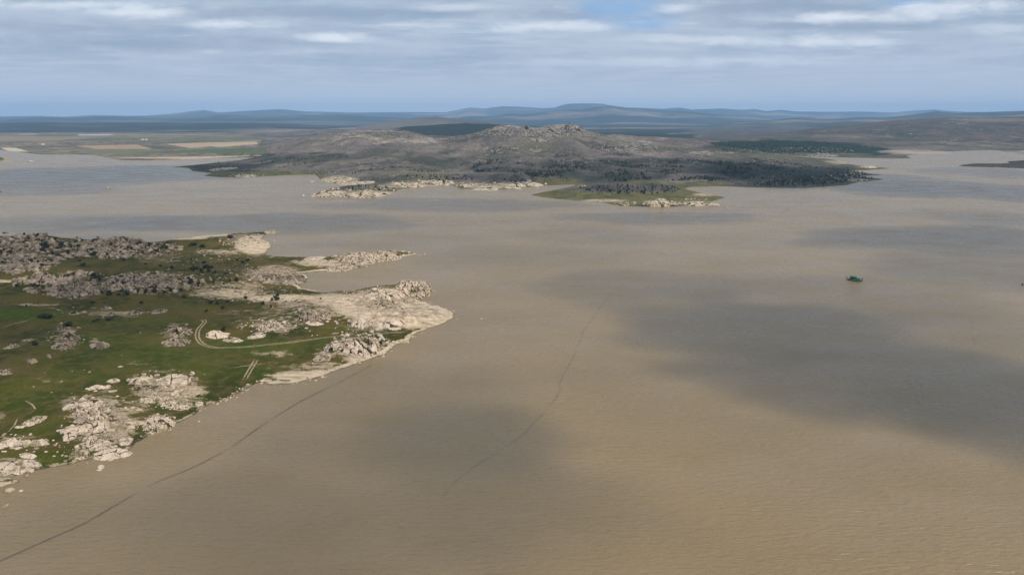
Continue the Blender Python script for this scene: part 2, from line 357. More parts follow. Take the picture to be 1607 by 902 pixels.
GREENZ = [(10,494,95,11,1.0),(160,545,110,26,.45),(240,560,120,26,.5),(300,575,70,20,.5),(130,585,90,24,.35),(515,538,40,8,.75),(560,533,60,4,.5),(560,516,70,4,.5),(40,620,80,30,.4),(100,720,110,14,.6),(60,670,40,20,.45),
 (400,545,100,14,.6),(200,506,120,10,.4),(280,632,60,12,.4),(545,420,20,4,.7),(280,480,60,8,.25),(400,585,60,14,.35)]
pxn, pyn, _ = project(GXX, GYY, hn)
rockn = ell(pxn, pyn, ROCKZ, .10); sandn = ell(pxn, pyn, SANDZ, .05); sandn = np.maximum(sandn, .8*np.exp(-(np.clip(dN-1.5, 0, None)/(3+3*fbm(GXX, GYY, 25, 2)))**2)*sstep(380, 440, pxn)); sandn = np.maximum(sandn, .55*np.exp(-(dN/3)**2)); greenn = ell(pxn, pyn, GREENZ, .0)
fh, fe = facets(GXX+fbm(GXX, GYY, 9, 2)*2, GYY*1.2+fbm(GYY, GXX, 9, 2)*2, 6.5)
rb = sstep(.42, .8, rockn + fbm(GXX, GYY, 22, 3)*.35)
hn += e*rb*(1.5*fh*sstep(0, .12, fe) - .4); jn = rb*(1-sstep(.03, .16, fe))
fh, fe = facets(GXX, GYY, 2.8)
hn += e*rb*.55*fh*sstep(0, .2, fe)
hn += e*fbm(GXX, GYY, 5, 3)*.18
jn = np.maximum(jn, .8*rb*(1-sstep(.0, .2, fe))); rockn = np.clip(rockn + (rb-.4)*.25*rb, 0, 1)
pxn, pyn, _ = project(GXX, GYY, hn)
keepv = (hn > -2.2)
fc = grid_faces(*GXX.shape)
fc = fc[keepv.ravel()[fc].any(1)]
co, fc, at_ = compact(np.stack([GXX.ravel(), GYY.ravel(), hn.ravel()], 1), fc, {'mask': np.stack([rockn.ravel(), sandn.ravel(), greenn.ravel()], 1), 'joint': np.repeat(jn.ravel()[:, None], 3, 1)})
near = mesh_obj('terrain', co, fc, M_NEAR, attrs=at_); tag(near, kind='structure')
def hnear(x, y):
    x = np.asarray(x, float); y = np.asarray(y, float)
    i = np.clip((x-X0)/ST, 0, len(gx)-1.001); j = np.clip((y-Y0)/ST, 0, len(gy)-1.001)
    a = i.astype(int); b_ = j.astype(int); u = i-a; v = j-b_
    return (hn[b_, a]*(1-u)+hn[b_, a+1]*u)*(1-v)+(hn[b_+1, a]*(1-u)+hn[b_+1, a+1]*u)*v

# ------------------------------------------------------------------ far land
SHORE = [(-900,238),(-300,236),(-40,234.6),(0,235),(11,236.5),(40,240),(60,242.5),(117,242.5),(147,243.5),(170,248),(190,251.5),(230,252),(282,250),(324,248.5),(370,247.5),(408,247.2),(425,247.8),
 (400,250),(360,253),(334,256),(299,259.5),(269,262.5),(285,263),(297,264),(303,268.5),(324,271),(334,271.5),(320,276),(342,278),(374,279),(400,278),(450,275),(495,274),(500,278),(504,285),
 (535,286.5),(545,291),(520,296),(500,301),(489,305.5),(505,308.5),(560,310),(600,308),(619,303),(622,299),(630,296.5),(662,294),(694,291),(709,291),(724,296),(762,298.5),(800,297),(825,294),(855,291.5),
 (898,289.5),(905,291),(885,295),(860,300),(834,305.5),(850,309.5),(875,312.5),(912,315.5),(950,318.5),(965,322),(1000,324.5),(1019,327),(1059,327),(1066,323.5),(1087,323),(1124,324.5),(1131,321),(1112,317.5),
 (1125,314),(1138,310),(1124,306.5),(1097,302),(1074,296.5),(1082,294),(1124,292.5),(1200,294.5),(1263,295.5),(1286,294),(1327,290.5),(1352,285),(1387,281.5),(1362,278.5),(1340,276.8),(1386,274.3),(1355,272),(1340,268.5),
 (1397,264.5),(1372,261.5),(1345,259.5),(1330,257),(1320,253),(1296,249),(1260,247),(1228,245.4),(1226,244.2),(1260,245.2),(1300,246.8),(1350,248),(1402,249.3),(1430,248.8),(1422,245),(1440,242.5),
 (1491,241),(1497,238),(1510,236.7),(1554,236.7),(1607,241.5),(1700,243),(2500,250)]
shore_w = wpoly(SHORE) + [(45000, 2600), (45000, 45000), (-45000, 45000), (-45000, 2600)]
TONGUE = wpoly([(1504,259.8),(1511,261.3),(1540,262.3),(1580,263.5),(1607,264.5),(1700,268),(2200,290),(2200,262),(1700,252),(1607,252),(1580,253.7),(1585,256.5),(1554,258),(1521,257.5)])
SPITL = wpoly([(-400,262),(-100,258),(-20,257),(3,256),(20,253.3),(22,250),(14,247.5),(0,245.5),(-60,244),(-400,246)])

RIDGES = [ # crest px/py, depth, front width, back width
 ([(270,256),(330,246),(400,232),(440,225),(480,217.5),(520,211.5),(560,207.5),(600,205.5),(640,208),(700,216),(740,212),(765,207),(782,202),(800,199),(815,197.5),(832,200),(850,202.5),(870,200.5),(882,199),(892,197),(905,197),(914,202),(926,208),(945,211.5),(990,214),(1040,218),(1100,220),(1150,225),(1200,231),(1260,240),(1320,252)], 2350, 620, 420),
 ([(370,217),(400,213),(440,209.5),(480,207),(520,205),(570,204),(620,206),(680,209)], 4400, 500, 500),
 ([(560,212),(612,205),(640,201),(700,197),(735,195.6),(765,196.5),(800,200),(850,206),(900,212)], 4000, 420, 400),
 ([(1080,236),(1110,229),(1145,223),(1180,220.5),(1210,219.5),(1260,221.5),(1310,226),(1360,233),(1395,241),(1410,248)], 2560, 330, 260),
 ([(1040,230),(1100,219),(1160,214),(1238,210),(1276,203),(1342,198),(1390,191.6),(1453,188),(1529,186.6),(1607,184.5),(1750,183),(2400,184)], 4500, 1150, 800),
 ([(560,200),(590,195),(640,188),(660,186),(685,184.3),(705,187),(735,189),(775,193),(820,198)], 6500, 700, 500),
 ([(-800,194),(0,194.5),(75,193.5),(135,195),(200,193.5),(300,195),(400,194),(480,197),(560,200)], 7400, 1000, 900),
 ([(-800,184),(0,184.8),(60,184),(110,185.2),(150,183.5),(250,184.5),(300,183.5),(350,180.5),(400,182),(475,181.5),(540,180.5),(575,183),(640,187),(700,192)], 12500, 1700, 1500),
 ([(-800,181),(0,183.5),(60,182.5),(100,184),(150,181),(200,182.5),(230,182),(270,179),(300,175.5),(322,173.2),(345,177),(370,175.5),(400,174),(440,172),(465,174),(480,175.5),(560,177),(640,176.5),(700,177),(722,172.5),(740,169.5),(760,171.5),(775,169),(790,167.5),(820,168.5),(850,170.5),(872,169.5),(880,166),(892,163.5),(918,163),(945,163.5),(955,166),(985,169.5),(1010,170),(1040,171.5),(1065,169.5),(1085,172.5),(1130,171),(1160,173),(1185,172),(1200,175),(1225,173),(1250,175.5),(1300,176),(1340,175.5),(1400,177),(1430,174.5),(1465,172.5),(1490,175),(1520,176.5),(1560,176),(1607,174),(1800,172),(2400,174)], 21000, 2600, 2500),
 ([(640,192),(690,188),(740,183),(770,183),(800,179),(825,180),(850,177),(880,174),(912,172.5),(940,168),(960,167.5),(985,171),(1010,171),(1040,175),(1070,174.5),(1100,178),(1130,181),(1165,182),(1200,186),(1260,192)], 14000, 2200, 1800),
 ([(1180,192),(1250,186),(1300,188),(1350,185.5),(1390,186),(1430,181),(1465,176),(1500,178),(1540,177.5),(1607,175.5),(1750,175),(2400,177)], 9500, 1500, 1200),
]
def far_height(x, y, d):
    dep = y*cp+(CAMZ-30)*sp
    px = W/2+F*x/dep
    h = 1.3*(1-np.exp(-np.clip(d, 0, None)/10)) + np.clip(d, 0, 900)*.011
    big = fbm(x, y, 900, 4)
    tot = h.copy()
    for pts, Yc, wf, wb in RIDGES:
        P_ = np.array(pts, float)
        hc = np.array([at_depth(a, b_, Yc)[1] for a, b_ in P_])
        H_ = np.interp(px, P_[:, 0], hc, left=hc[0], right=hc[-1])
        if P_[0, 0] > -300: H_ = H_*sstep(P_[0, 0]-90, P_[0, 0], px)
        if P_[-1, 0] < 1900: H_ = H_*sstep(P_[-1, 0]+90, P_[-1, 0], px)
        yy = y + big*.22*wf*0
        w = np.where(yy < Yc, wf, wb)
        q = (yy-Yc)/w
        g = np.exp(-np.abs(q)**(1.5 if Yc < 3000 else 2))
        rough = 1+fbm(x+Yc, y, wf*.55, 5, .55)*.38*(1-np.exp(-(q*1.6)**2))
        tot = np.maximum(tot, h*.6 + np.clip(H_, 0, None)*g*rough)
    tot = tot*sstep(0, 110, d) + h*(1-sstep(0, 110, d))
    tot += sstep(5, 60, d)*fbm(x, y, 130, 5, .6)*np.clip(2.6+tot*.035, 0, 9)
    rg = 1-np.abs(fbm(x+3000, y*.8, 260, 4, .55))*2.2
    tot += sstep(30, 220, d)*np.where(y < 3600, np.clip(rg, -.5, 1)*10-8.5, 0)*np.clip(.4+tot/60, .4, 1.3)
    return np.where(d > 0, tot, np.maximum(d*.06, -6))

LOWISL = [(1000,305,150,17)]
SCRUB = np.array([.19, .152, .128]); 
def paint(px, py, x, y, z, d):
    n1 = fbm(x, y, 160, 5, .6); n2 = fbm(x+900, y, 60, 4, .6); n3 = fbm(x, y+5000, 700, 4, .6)
    col = np.empty(px.shape+(3,)); col[:] = SCRUB
    rock = np.zeros(px.shape); mot = np.ones(px.shape); plain = np.zeros(px.shape)
    def put(mask, c, k=1.0):
        m_ = np.clip(mask, 0, 1)[..., None]*k; col[:] = col*(1-m_)+np.array(c)*m_
    put(sstep(-.2, .35, n1), (.125, .106, .094)); put(sstep(.05, .4, n2), (.085, .08, .058), .5)
    put(sstep(.0, .3, fbm(x+77, y*.7, 260, 5, .6)), (.15, .135, .075), .65); put(sstep(.1, .3, fbm(x-970, y*.6, 210, 5, .65)), (.052, .05, .038), .75); put(sstep(.12, .3, fbm(x-2970, y*.6, 150, 5, .65)), (.25, .205, .16), .6)
    A = (y < 3300) & (px > 250) & (px < 1420)
    rock = np.where(A, .28+.5*sstep(215, 200, py)+.25*n1, .1)
    rock = np.maximum(rock, ell(px, py, [(560,215,90,14,.6),(850,206,130,12,.66),(1000,228,60,10,.6),(1110,240,60,6,.7),(1260,232,80,9,.8),(1290,243,50,8,.7),(620,220,120,10,.7),(800,235,90,8,.6),(700,228,60,9,.5),(960,238,60,8,.6)]))
    # dark pine wood and burnt scrub
    pine = ell(px, py, [(1010,262,190,17,1.0),(820,262,110,13,.7),(780,280,100,9,.7),(1240,275,150,17,1.0),(1330,272,60,12,.9),(1120,258,100,10,.9),(960,275,120,13,.9),(640,262,170,9,.45),(460,248,150,9,.6),(320,262,60,8,1.0),(980,298,75,8,.8)])
    put(sstep(.35, .75, pine+n2*.5+.1), (.082, .072, .066), .8); put(sstep(.30, .75, pine*.6+n2*.9+n1*.4), (.034, .038, .027), .75)
    rock = rock*(1-.75*pine)
    # olive shore meadow
    ol = np.maximum(ell(px, py, [(1000,312,190,12,1.0),(880,304,70,6,1.0),(880,285,40,7,1.0),(440,272,80,4,1.0),(590,299,50,5,.9),(350,273,40,5,.8),(1100,302,50,7,.9),(1010,285,60,3,.6),(1100,288,80,4,.6)]),
                    .7*sstep(28, 4, d)*(y < 2200))
    ol = sstep(.35, .65, ol+n2*.22) * (A)
    put(ol, (.145, .125, .052)); put(ol*sstep(-.1, .3, n2), (.085, .088, .034), .7); rock = rock*(1-ol*.8); mot = mot*(1-ol*.5)
    sh = ell(px, py, [(560,304,75,6,1.),(530,283,35,8,1.),(640,290,90,6,.8),(770,292,60,6,.8),(940,315,60,3,.7),(1100,320,50,5,.8),(1110,306,40,4,.6),(1310,255,40,4,.9),(1350,283,40,5,.6),(1360,262,30,4,.6)])
    sh = sstep(.35, .7, sh+n2*.4)*sstep(70, 30, d); put(sh, (.42, .33, .23)); rock = rock*(1-sh)
    # pine covered hill on the right
    B = ell(px, py, [(1240,232,140,14,1.),(1350,238,60,9,1.),(1160,226,50,6,1.)])*(y > 2100)*(y < 3200)
    Bm = sstep(.4, .6, B+n2*.25); put(Bm, (.020, .036, .024)); rock *= (1-Bm); mot *= (1-Bm)
    put(sstep(.45, .6, ell(px, py, [(1240,242,150,2.2,1.0),(1340,246,50,2,1.)])+n2*.1)*(y < 2300)*(y > 1950), (.13, .125, .075))
    # left plain, fields
    pj = px+n3*110+n1*25
    L = (py < 252) & (y > 2000) & (pj < 760) & ~((px > 255) & (y < 2350) & (py > 246)) & ~((y < 5000) & (px+n3*60 > 395))
    k = sstep(-.25, .25, n3)
    put(L*1.0, (.26, .205, .145)); put(L*k, (.16, .145, .088), .7); mot = np.where(L, .35, mot); put(L*sstep(.1, .3, n2), (.045, .055, .032), .6); put(L*sstep(0, .3, n1), (.10, .09, .062), .7)
    rock = np.where(L, .16, rock)
    f1, f2, vv = worley(x*.55+300, y, 420)
    fld = L*(y > 2500)*(y < 9000)*(f2-f1 > .05)
    put(fld*(vv > .72), (.26, .20, .14), .75); put(fld*(vv < .14), (.085, .11, .05), .5); plain = np.maximum(plain, fld*((vv > .72) | (vv < .22))*.9)
    for (x0, y0, x1, y1, x2, y2, x3, y3, c_) in [
        (258,226,330,223.6,405,222.6,300,232.6,(.40,.29,.19)), (320,229,404,223,404,226,345,231,(.42,.33,.22)), (118,229,215,227,240,234,150,234,(.34,.235,.16)),
        (110,237,180,234.5,300,238,200,243,(.15,.16,.09)), (205,240,330,233.5,420,232,420,241,(.10,.12,.062)), (125,211,170,210.5,180,212.5,120,212.8,(.42,.38,.33)),
        (210,207.5,330,205,400,206,250,209.5,(.10,.125,.06)), (170,247.5,300,246,410,244,300,250,(.46,.35,.24)), (30,210,58,209.5,60,211.5,30,212,(.30,.22,.2)),
        (55,214.5,110,214,115,217,60,218,(.22,.19,.12)), (0,232,25,232,45,238,15,238,(.50,.42,.30)), (255,205,345,203.5,345,205,255,206.5,(.4,.37,.33))]:
        q = poly_sd(px, py, [(x0, y0), (x1, y1), (x2, y2), (x3, y3)])
        mk = (q > 0)*(y > 1900); put(mk*1.0, c_); plain = np.maximum(plain, mk*1.0)
    # right hills
    R = ((pj > 1080) & (y > 3000) & (y < 7000))
    put(R*1.0, (.115, .087, .072)); put(R*sstep(-.05, .3, n3+n1*.5), (.055, .062, .042), .8); rock = np.where(R, .36+.3*n3+.2*n1, rock)
    put(R*ell(px, py, [(1330,214,70,4,.6),(1560,188,60,3,.5)]), (.33, .25, .19))
    q = ell(px, py, [(1470,240,70,3.2,1.),(1550,238,50,2.4,1.),(1420,238,60,4,.8),(1600,238,60,4,.8)])*(y > 2050); rock = np.maximum(rock, q*.9)
    put(sstep(.45, .7, q)*.6, (.36, .27, .2))
    # distant forest and bare slopes; dark base also paints in cloud shade on plains
    D = y > 3200
    fo = np.where(D & ~R & (pj < 1060) & (y < 5200) & (pj > 600), 1.0, 0); put(fo, (.020, .030, .022)); rock = np.where(fo > 0, 0, rock)
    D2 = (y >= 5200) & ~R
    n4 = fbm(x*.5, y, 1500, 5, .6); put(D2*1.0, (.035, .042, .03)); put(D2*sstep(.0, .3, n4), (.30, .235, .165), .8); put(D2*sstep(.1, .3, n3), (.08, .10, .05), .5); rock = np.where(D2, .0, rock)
    q = (y > 5600)*(y < 7200)*(px > 560)*(px < 830); put(q*.8, (.14, .115, .09)); rock = np.where(q > 0, .35, rock)
    q = ell(px, py, [(890,180,46,6,1.)])*(y > 9000)*(y < 16000); put(sstep(.3, .8, q+n3*.5)*.75, (.24, .165, .135))
    q = (y > 6300)*(y < 8600)*(px < 560); put(q*1.0, (.03, .034, .03)); put(q*sstep(0, .3, fbm(x*.4, y, 500, 5, .6)), (.10, .095, .075), .7); 
    q = (y > 8600)*(y < 16000)*(px < 760); put(q*.6, (.035, .042, .034)); put(q*sstep(.05, .3, fbm(x*.3+500, y, 800, 5, .6)), (.17, .15, .11), .7)
    return col, np.stack([np.clip(rock, 0, 1), mot, plain], -1)

def far_sheet(name, us, ys):
    U, Yg = np.meshgrid(us, ys)
    X = U*Yg; Yg = Yg.copy()
    d = poly_sd(X, Yg, shore_w)
    d2 = np.maximum(poly_sd(X, Yg, TONGUE), poly_sd(X, Yg, SPITL))
    jit = fbm(X, Yg, 60, 4)*7
    d = np.where(d > -40, d+jit*np.clip(.4+d/60, .25, 1), d); d2 = np.where(d2 > -30, d2+jit*.3, d2)
    z = far_height(X, Yg, d)
    z2 = np.where(d2 > 0, 1.5*(1-np.exp(-np.clip(d2, 0, None)/8))+np.clip(d2, 0, 120)*.07, -3)
    z = np.maximum(z, z2)
    px, py, _ = project(X, Yg, z)
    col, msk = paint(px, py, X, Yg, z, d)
    isl = d2 > 0
    right = X > 0
    n = fbm(X, Yg, 40, 3)
    col[isl & right] = (.07, .06, .045); col[isl & ~right] = (.40, .31, .2); col[isl & ~right & (z > 3)] = (.09, .1, .05)
    msk[..., 0][isl] = .35
    f = grid_faces(*X.shape); f = f[(z.ravel() > -2)[f].any(1)]
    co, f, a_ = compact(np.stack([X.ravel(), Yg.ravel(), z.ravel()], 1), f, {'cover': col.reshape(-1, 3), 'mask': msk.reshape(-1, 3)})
    return tag(mesh_obj(name, co, f, M_FAR, attrs=a_), kind='structure'), (us, ys, z)
us = np.linspace(-.86, .86, 1250)
ysA = [960.0]
while ysA[-1] < 3400: ysA.append(ysA[-1]+max(5.0, (ysA[-1]/2400)*7.5))
ysA = np.array(ysA)
far1, (fus, fys, fz) = far_sheet('far_shore', us, ysA)
ysB = [ysA[-1]]
while ysB[-1] < 30000: ysB.append(ysB[-1]*1.0062)
us2 = np.linspace(-.86, .86, 1000)
far2, _ = far_sheet('hills', us2, np.array(ysB))
def hfar(x, y):
    u = np.asarray(x, float)/np.asarray(y, float)
    i = np.clip((u-fus[0])/(fus[1]-fus[0]), 0, len(fus)-1.001); j = np.clip(np.interp(y, fys, np.arange(len(fys))), 0, len(fys)-1.001)
    a = i.astype(int); b_ = j.astype(int); s_ = i-a; t_ = j-b_
    return (fz[b_, a]*(1-s_)+fz[b_, a+1]*s_)*(1-t_)+(fz[b_+1, a]*(1-s_)+fz[b_+1, a+1]*s_)*t_

def ground_hit(px, py, hf, lo, hi):         # where the line of sight through a photo point meets the land
    Y = np.geomspace(lo, hi, 1500)
    xs = np.empty_like(Y); zs = np.empty_like(Y)
    u = (px-W/2)/F; v = (py-Hh/2)/F; dy = cp-v*sp; dz = -(sp+v*cp)
    T = Y/dy; xs = u*T; zs = CAMZ+dz*T
    g = np.maximum(hf(xs, Y), 0)
    k = np.argmax(zs <= g)
    if zs[k] > g[k]: k = len(Y)-1
    return float(xs[k]), float(Y[k]), float(g[k])
def nhit(px, py): return ground_hit(px, py, hnear, 175, 785)
def fhit(px, py): return ground_hit(px, py, hfar, 970, 3380)

# ------------------------------------------------------------------ tracks on the near land (sheets a few cm above the ground)
def ribbon(name, line, offs, hw, mat, lift=.06, zf=hnear, attr=None):
    L = np.array(line); seg = np.r_[0, np.cumsum(np.hypot(*np.diff(L, axis=0).T))]
    s_ = np.arange(0, seg[-1], 1.0); X_ = np.interp(s_, seg, L[:, 0]); Y_ = np.interp(s_, seg, L[:, 1])
    k = np.ones(9)/9
    if len(X_) > 20:
        Xp = np.convolve(np.pad(X_, 4, 'edge'), k, 'valid'); Yp = np.convolve(np.pad(Y_, 4, 'edge'), k, 'valid'); X_, Y_ = Xp, Yp
    tx = np.gradient(X_); ty = np.gradient(Y_); l = np.hypot(tx, ty)+1e-9; nx, ny = -ty/l, tx/l
    co, fc = [], []
    for off in offs:
        base = len(co); wv = hw*(1+.35*fbm(s_, s_*0+off*7, 7, 3))
        fade = np.clip(np.minimum(s_, seg[-1]-s_)/6, .15, 1); wv = wv*fade
        for sgn in (-1, 1):
            xx = X_+nx*(off+sgn*wv); yy = Y_+ny*(off+sgn*wv); zz = (zf(xx, yy) if zf else 0*xx)+lift
            co += list(zip(xx, yy, zz))
        n = len(X_)
        fc += [(base+i, base+i+1, base+n+i+1, base+n+i) for i in range(n-1)]
    return mesh_obj(name, co, fc, mat)
m, t, b, P = material('dirt', .95, .05); M_DIRT = m
t.links.new(mixc(t, ramp(t, noise(t, P, .5, 5, .6), .35, .65), (.36, .28, .17), (.20, .155, .09)), b.inputs['Base Color'])
def wline(pts, hit=nhit): return [hit(*p)[:2] for p in pts]
TR1 = [(311,501),(322,502),(320,508),(311,517),(309,528),(313,537),(322,542),(334,546),(350,546),(380,545),(410,542),(445,538.5),(480,534),(510,530),(535,527),(560,525.5),(600,523.5),(640,521)]
tag(ribbon('path', wline(TR1), (-.85, .85), .42, M_DIRT), kind='structure')
for pts in ([(383,597),(388,588),(394,578),(400,568),(404,562)], [(360,578),(395,573),(420,570)], [(60,487),(72,483),(90,485),(102,489)], [(2,515),(22,508),(40,504),(57,499)],
            [(46,650),(56,642),(50,634),(38,628)], [(10,680),(22,668),(28,656)]):
    tag(ribbon('path', wline(pts), (-.8, .8) if pts[0][0] == 383 else (0,), .38, M_DIRT), kind='structure')
for pts in ([(0,440),(30,441),(60,440)], [(260,373),(300,369.5),(330,368),(350,368.5)], [(183,496),(200,497),(222,497.5)]):
    tag(ribbon('path', wline(pts), (0,), .8, M_DIRT), kind='structure')

# dark scum lines drifting on the water
m, t, b, P = material('scum', .35, .4); M_SCUM = m; m.blend_method = 'HASHED' if hasattr(m, 'blend_method') else m.blend_method
b.inputs['Base Color'].default_value = (.10, .078, .055, 1)
t.links.new(math_(t, 'MULTIPLY', ramp(t, noise(t, mapping(t, P, (.04, .07, 1)), 1, 3, .5), .30, .62), .36), b.inputs['Alpha'])
M_SCUM2 = M_SCUM.copy(); [setattr(n.inputs[1], 'default_value', .13) for n in M_SCUM2.node_tree.nodes if n.type == 'MATH']
S1 = [(-60,905),(0,880),(40,862),(80,844),(130,823),(180,793),(220,770),(240,758),(300,735),(358,705),(415,664.5),(473,628.5),(530,601),(568,581),(588,569)]
S2 = [(690,785),(712,757),(735,738),(775,712),(820,683),(846,655),(870,628),(880,612),(878,600),(893,572),(905,550),(915,520),(932,496),(952,468),(975,450)]
for pts, hw in ((S1, .55), (S2, .55), ([(1423,592),(1428,603),(1436,612),(1440,626),(1443,640)], .35), ([(1435,590),(1447,608),(1449,632)], .3), ([(1222,337),(1232,331),(1240,326),(1262,321)], 1.6), ([(1524,500),(1528,530),(1530,545)], .3)):
    tag(ribbon('scum_line', [tuple(at(*p)) for p in pts], (0,), hw, M_SCUM if pts is S1 else M_SCUM2, lift=.012, zf=None), 'thin dark line of drifting scum on the brown water', 'scum', kind='stuff')

# ------------------------------------------------------------------ rocks
def ico(sub):
    bm = bmesh.new(); bmesh.ops.create_icosphere(bm, subdivisions=sub, radius=1)
    v = np.array([x.co[:] for x in bm.verts]); f = np.array([[x.index for x in q.verts] for q in bm.faces]); bm.free(); return v, f
ICO3, ICO2 = ico(3), ico(2)
def boulder_shape(seed, src):
    r = np.random.RandomState(seed); v, f = src; v = v.copy()
    for k in range(9):                       # flat joint faces cut from the block
        n = r.normal(size=3); n[2] *= .7; n /= np.linalg.norm(n); c_ = r.uniform(.55, .85)
        dd = v@n; v = v-np.outer(np.clip(dd-c_, 0, None)*.9, n)
    v += v*(fbm(v[:, 0]*3+seed*7, v[:, 1]*3+v[:, 2]*2.3, 1.4, 3)*.10)[:, None]
    v[:, 2] = np.where(v[:, 2] < -.45, -.45+(v[:, 2]+.45)*.3, v[:, 2])
    return v, f
BV = [boulder_shape(100+i, ICO3) for i in range(16)]; BV2 = [boulder_shape(100+i, ICO2) for i in range(16)]
def rock_mesh(i, mat):
    me = mesh_obj('boulder', BV[i][0], BV[i][1], mat, smooth=False); d_ = me.data; bpy.data.objects.remove(me); return d_
BM_ = {('n', i): rock_mesh(i, M_GREY) for i in range(16)}; BM_.update({('p', i): rock_mesh(i, M_PALE) for i in range(16)})

def outcrop(px, py, wpx, hpx, ht, style, label, pale=True, far=False, seed=0, group=None):
    hit = fhit if far else nhit; hf = hfar if far else hnear
    if not far: ht = ht*(.72 if pale else .85)
    x, y, g = hit(px, py+hpx*.30)
    dep = y*cp+(CAMZ-g)*sp; a = wpx*.5*dep/F
    vis = hpx*dep/F - ht*cp                   # metres of picture height left for the depth of the footprint
    b_ = np.clip(vis*.5/(CAMZ/math.hypot(y, CAMZ))*1.0, a*.35, a*1.3)
    nr, nth = (14, 40) if a < 3 else (26, 76) if a < 7 else (42, 128)
    if far: nr, nth = 18, 64
    R_ = np.linspace(0, 1, nr)[1:]**.85; T_ = np.linspace(0, 2*np.pi, nth, endpoint=False)
    RR, TT = np.meshgrid(R_, T_, indexing='ij')
    o_ = seed*13.7+px*.7
    edge = 1+.30*fbm(np.cos(TT)*1.4+o_, np.sin(TT)*1.4+o_, .9, 4, .6)+.16*perlin(np.cos(TT)*4+o_, np.sin(TT)*4)
    lx = RR*np.cos(TT)*a*edge; ly = RR*np.sin(TT)*b_*edge
    rot = .35*math.sin(o_); 
    X_ = x+lx*math.cos(rot)-ly*math.sin(rot)*1; Y_ = y+lx*math.sin(rot)+ly*math.cos(rot)
    s = np.clip(ht*1.25, 1.4, 5)*(4 if far else 1)*.8
    fx = fbm(X_, Y_, s*1.5, 2)*s*.3
    sc_ = s*(2.9 if style == 'slab' else 2.2 if style == 'dome' else 1.15)
    f_h, f_e = facets(X_+fx+o_, Y_*1.2-fx, sc_); g_h, g_e = facets(X_*1.1-o_, Y_*1.3+fx, sc_*.42)
    prof = np.clip(1-RR**5, 0, 1)
    tilt = .20*(lx/a*math.cos(o_*3)+ly/b_*math.sin(o_*3))
    if style == 'slab': hgt = prof**.5*(.45+tilt+.34*f_h+.10*g_h)-.16*(1-sstep(0, .06, f_e))*prof
    elif style == 'dome': hgt = prof**.55*(1-.5*RR**2)*(.42+tilt+.50*f_h+.14*g_h)-.18*(1-sstep(0, .07, f_e))*prof
    else: hgt = prof**.6*(1-.3*RR**2)*(.12+tilt*.7+.75*f_h+.28*g_h)-.30*(1-sstep(0, .16, f_e))*prof-.10*(1-sstep(0, .12, g_e))*prof
    Z_ = hf(X_, Y_)+ht*hgt-.35*(RR > .97)-.15
    if not far: Z_ = np.where(RR > .97, hf(X_, Y_)-.9, Z_)
    else: Z_ = np.where(RR > .97, hf(X_, Y_)-2.0, Z_)
    c0 = (x, y, float(hf(np.array(x), np.array(y)))+ht*.8)
    co = np.concatenate([[c0], np.stack([X_.ravel(), Y_.ravel(), Z_.ravel()], 1)])
    tri = []
    for k in range(nth): tri.append((0, 1+k, 1+(k+1) % nth, 1+(k+1) % nth))
    q = []
    for i in range(nr-2):
        for k in range(nth):
            q.append((1+i*nth+k, 1+(i+1)*nth+k, 1+(i+1)*nth+(k+1) % nth, 1+i*nth+(k+1) % nth))
    co[:, :2] -= (x, y); co[:, 2] -= g
    me = bpy.data.meshes.new('outcrop'); me.from_pydata([tuple(c) for c in co], [], [t_[:3] for t_ in tri]+q); me.materials.append((M_FARROCK if pale else M_TOR) if far else (M_PALE if pale else M_GREY))
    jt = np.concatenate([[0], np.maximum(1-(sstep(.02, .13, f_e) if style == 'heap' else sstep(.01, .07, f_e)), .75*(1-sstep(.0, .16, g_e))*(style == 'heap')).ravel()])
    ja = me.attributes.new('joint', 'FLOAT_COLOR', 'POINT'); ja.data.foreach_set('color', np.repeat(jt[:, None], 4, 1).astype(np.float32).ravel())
    o = bpy.data.objects.new('rock_outcrop', me); sc.collection.objects.link(o); o.location = (x, y, g)
    return tag(o, label, 'rock', group)

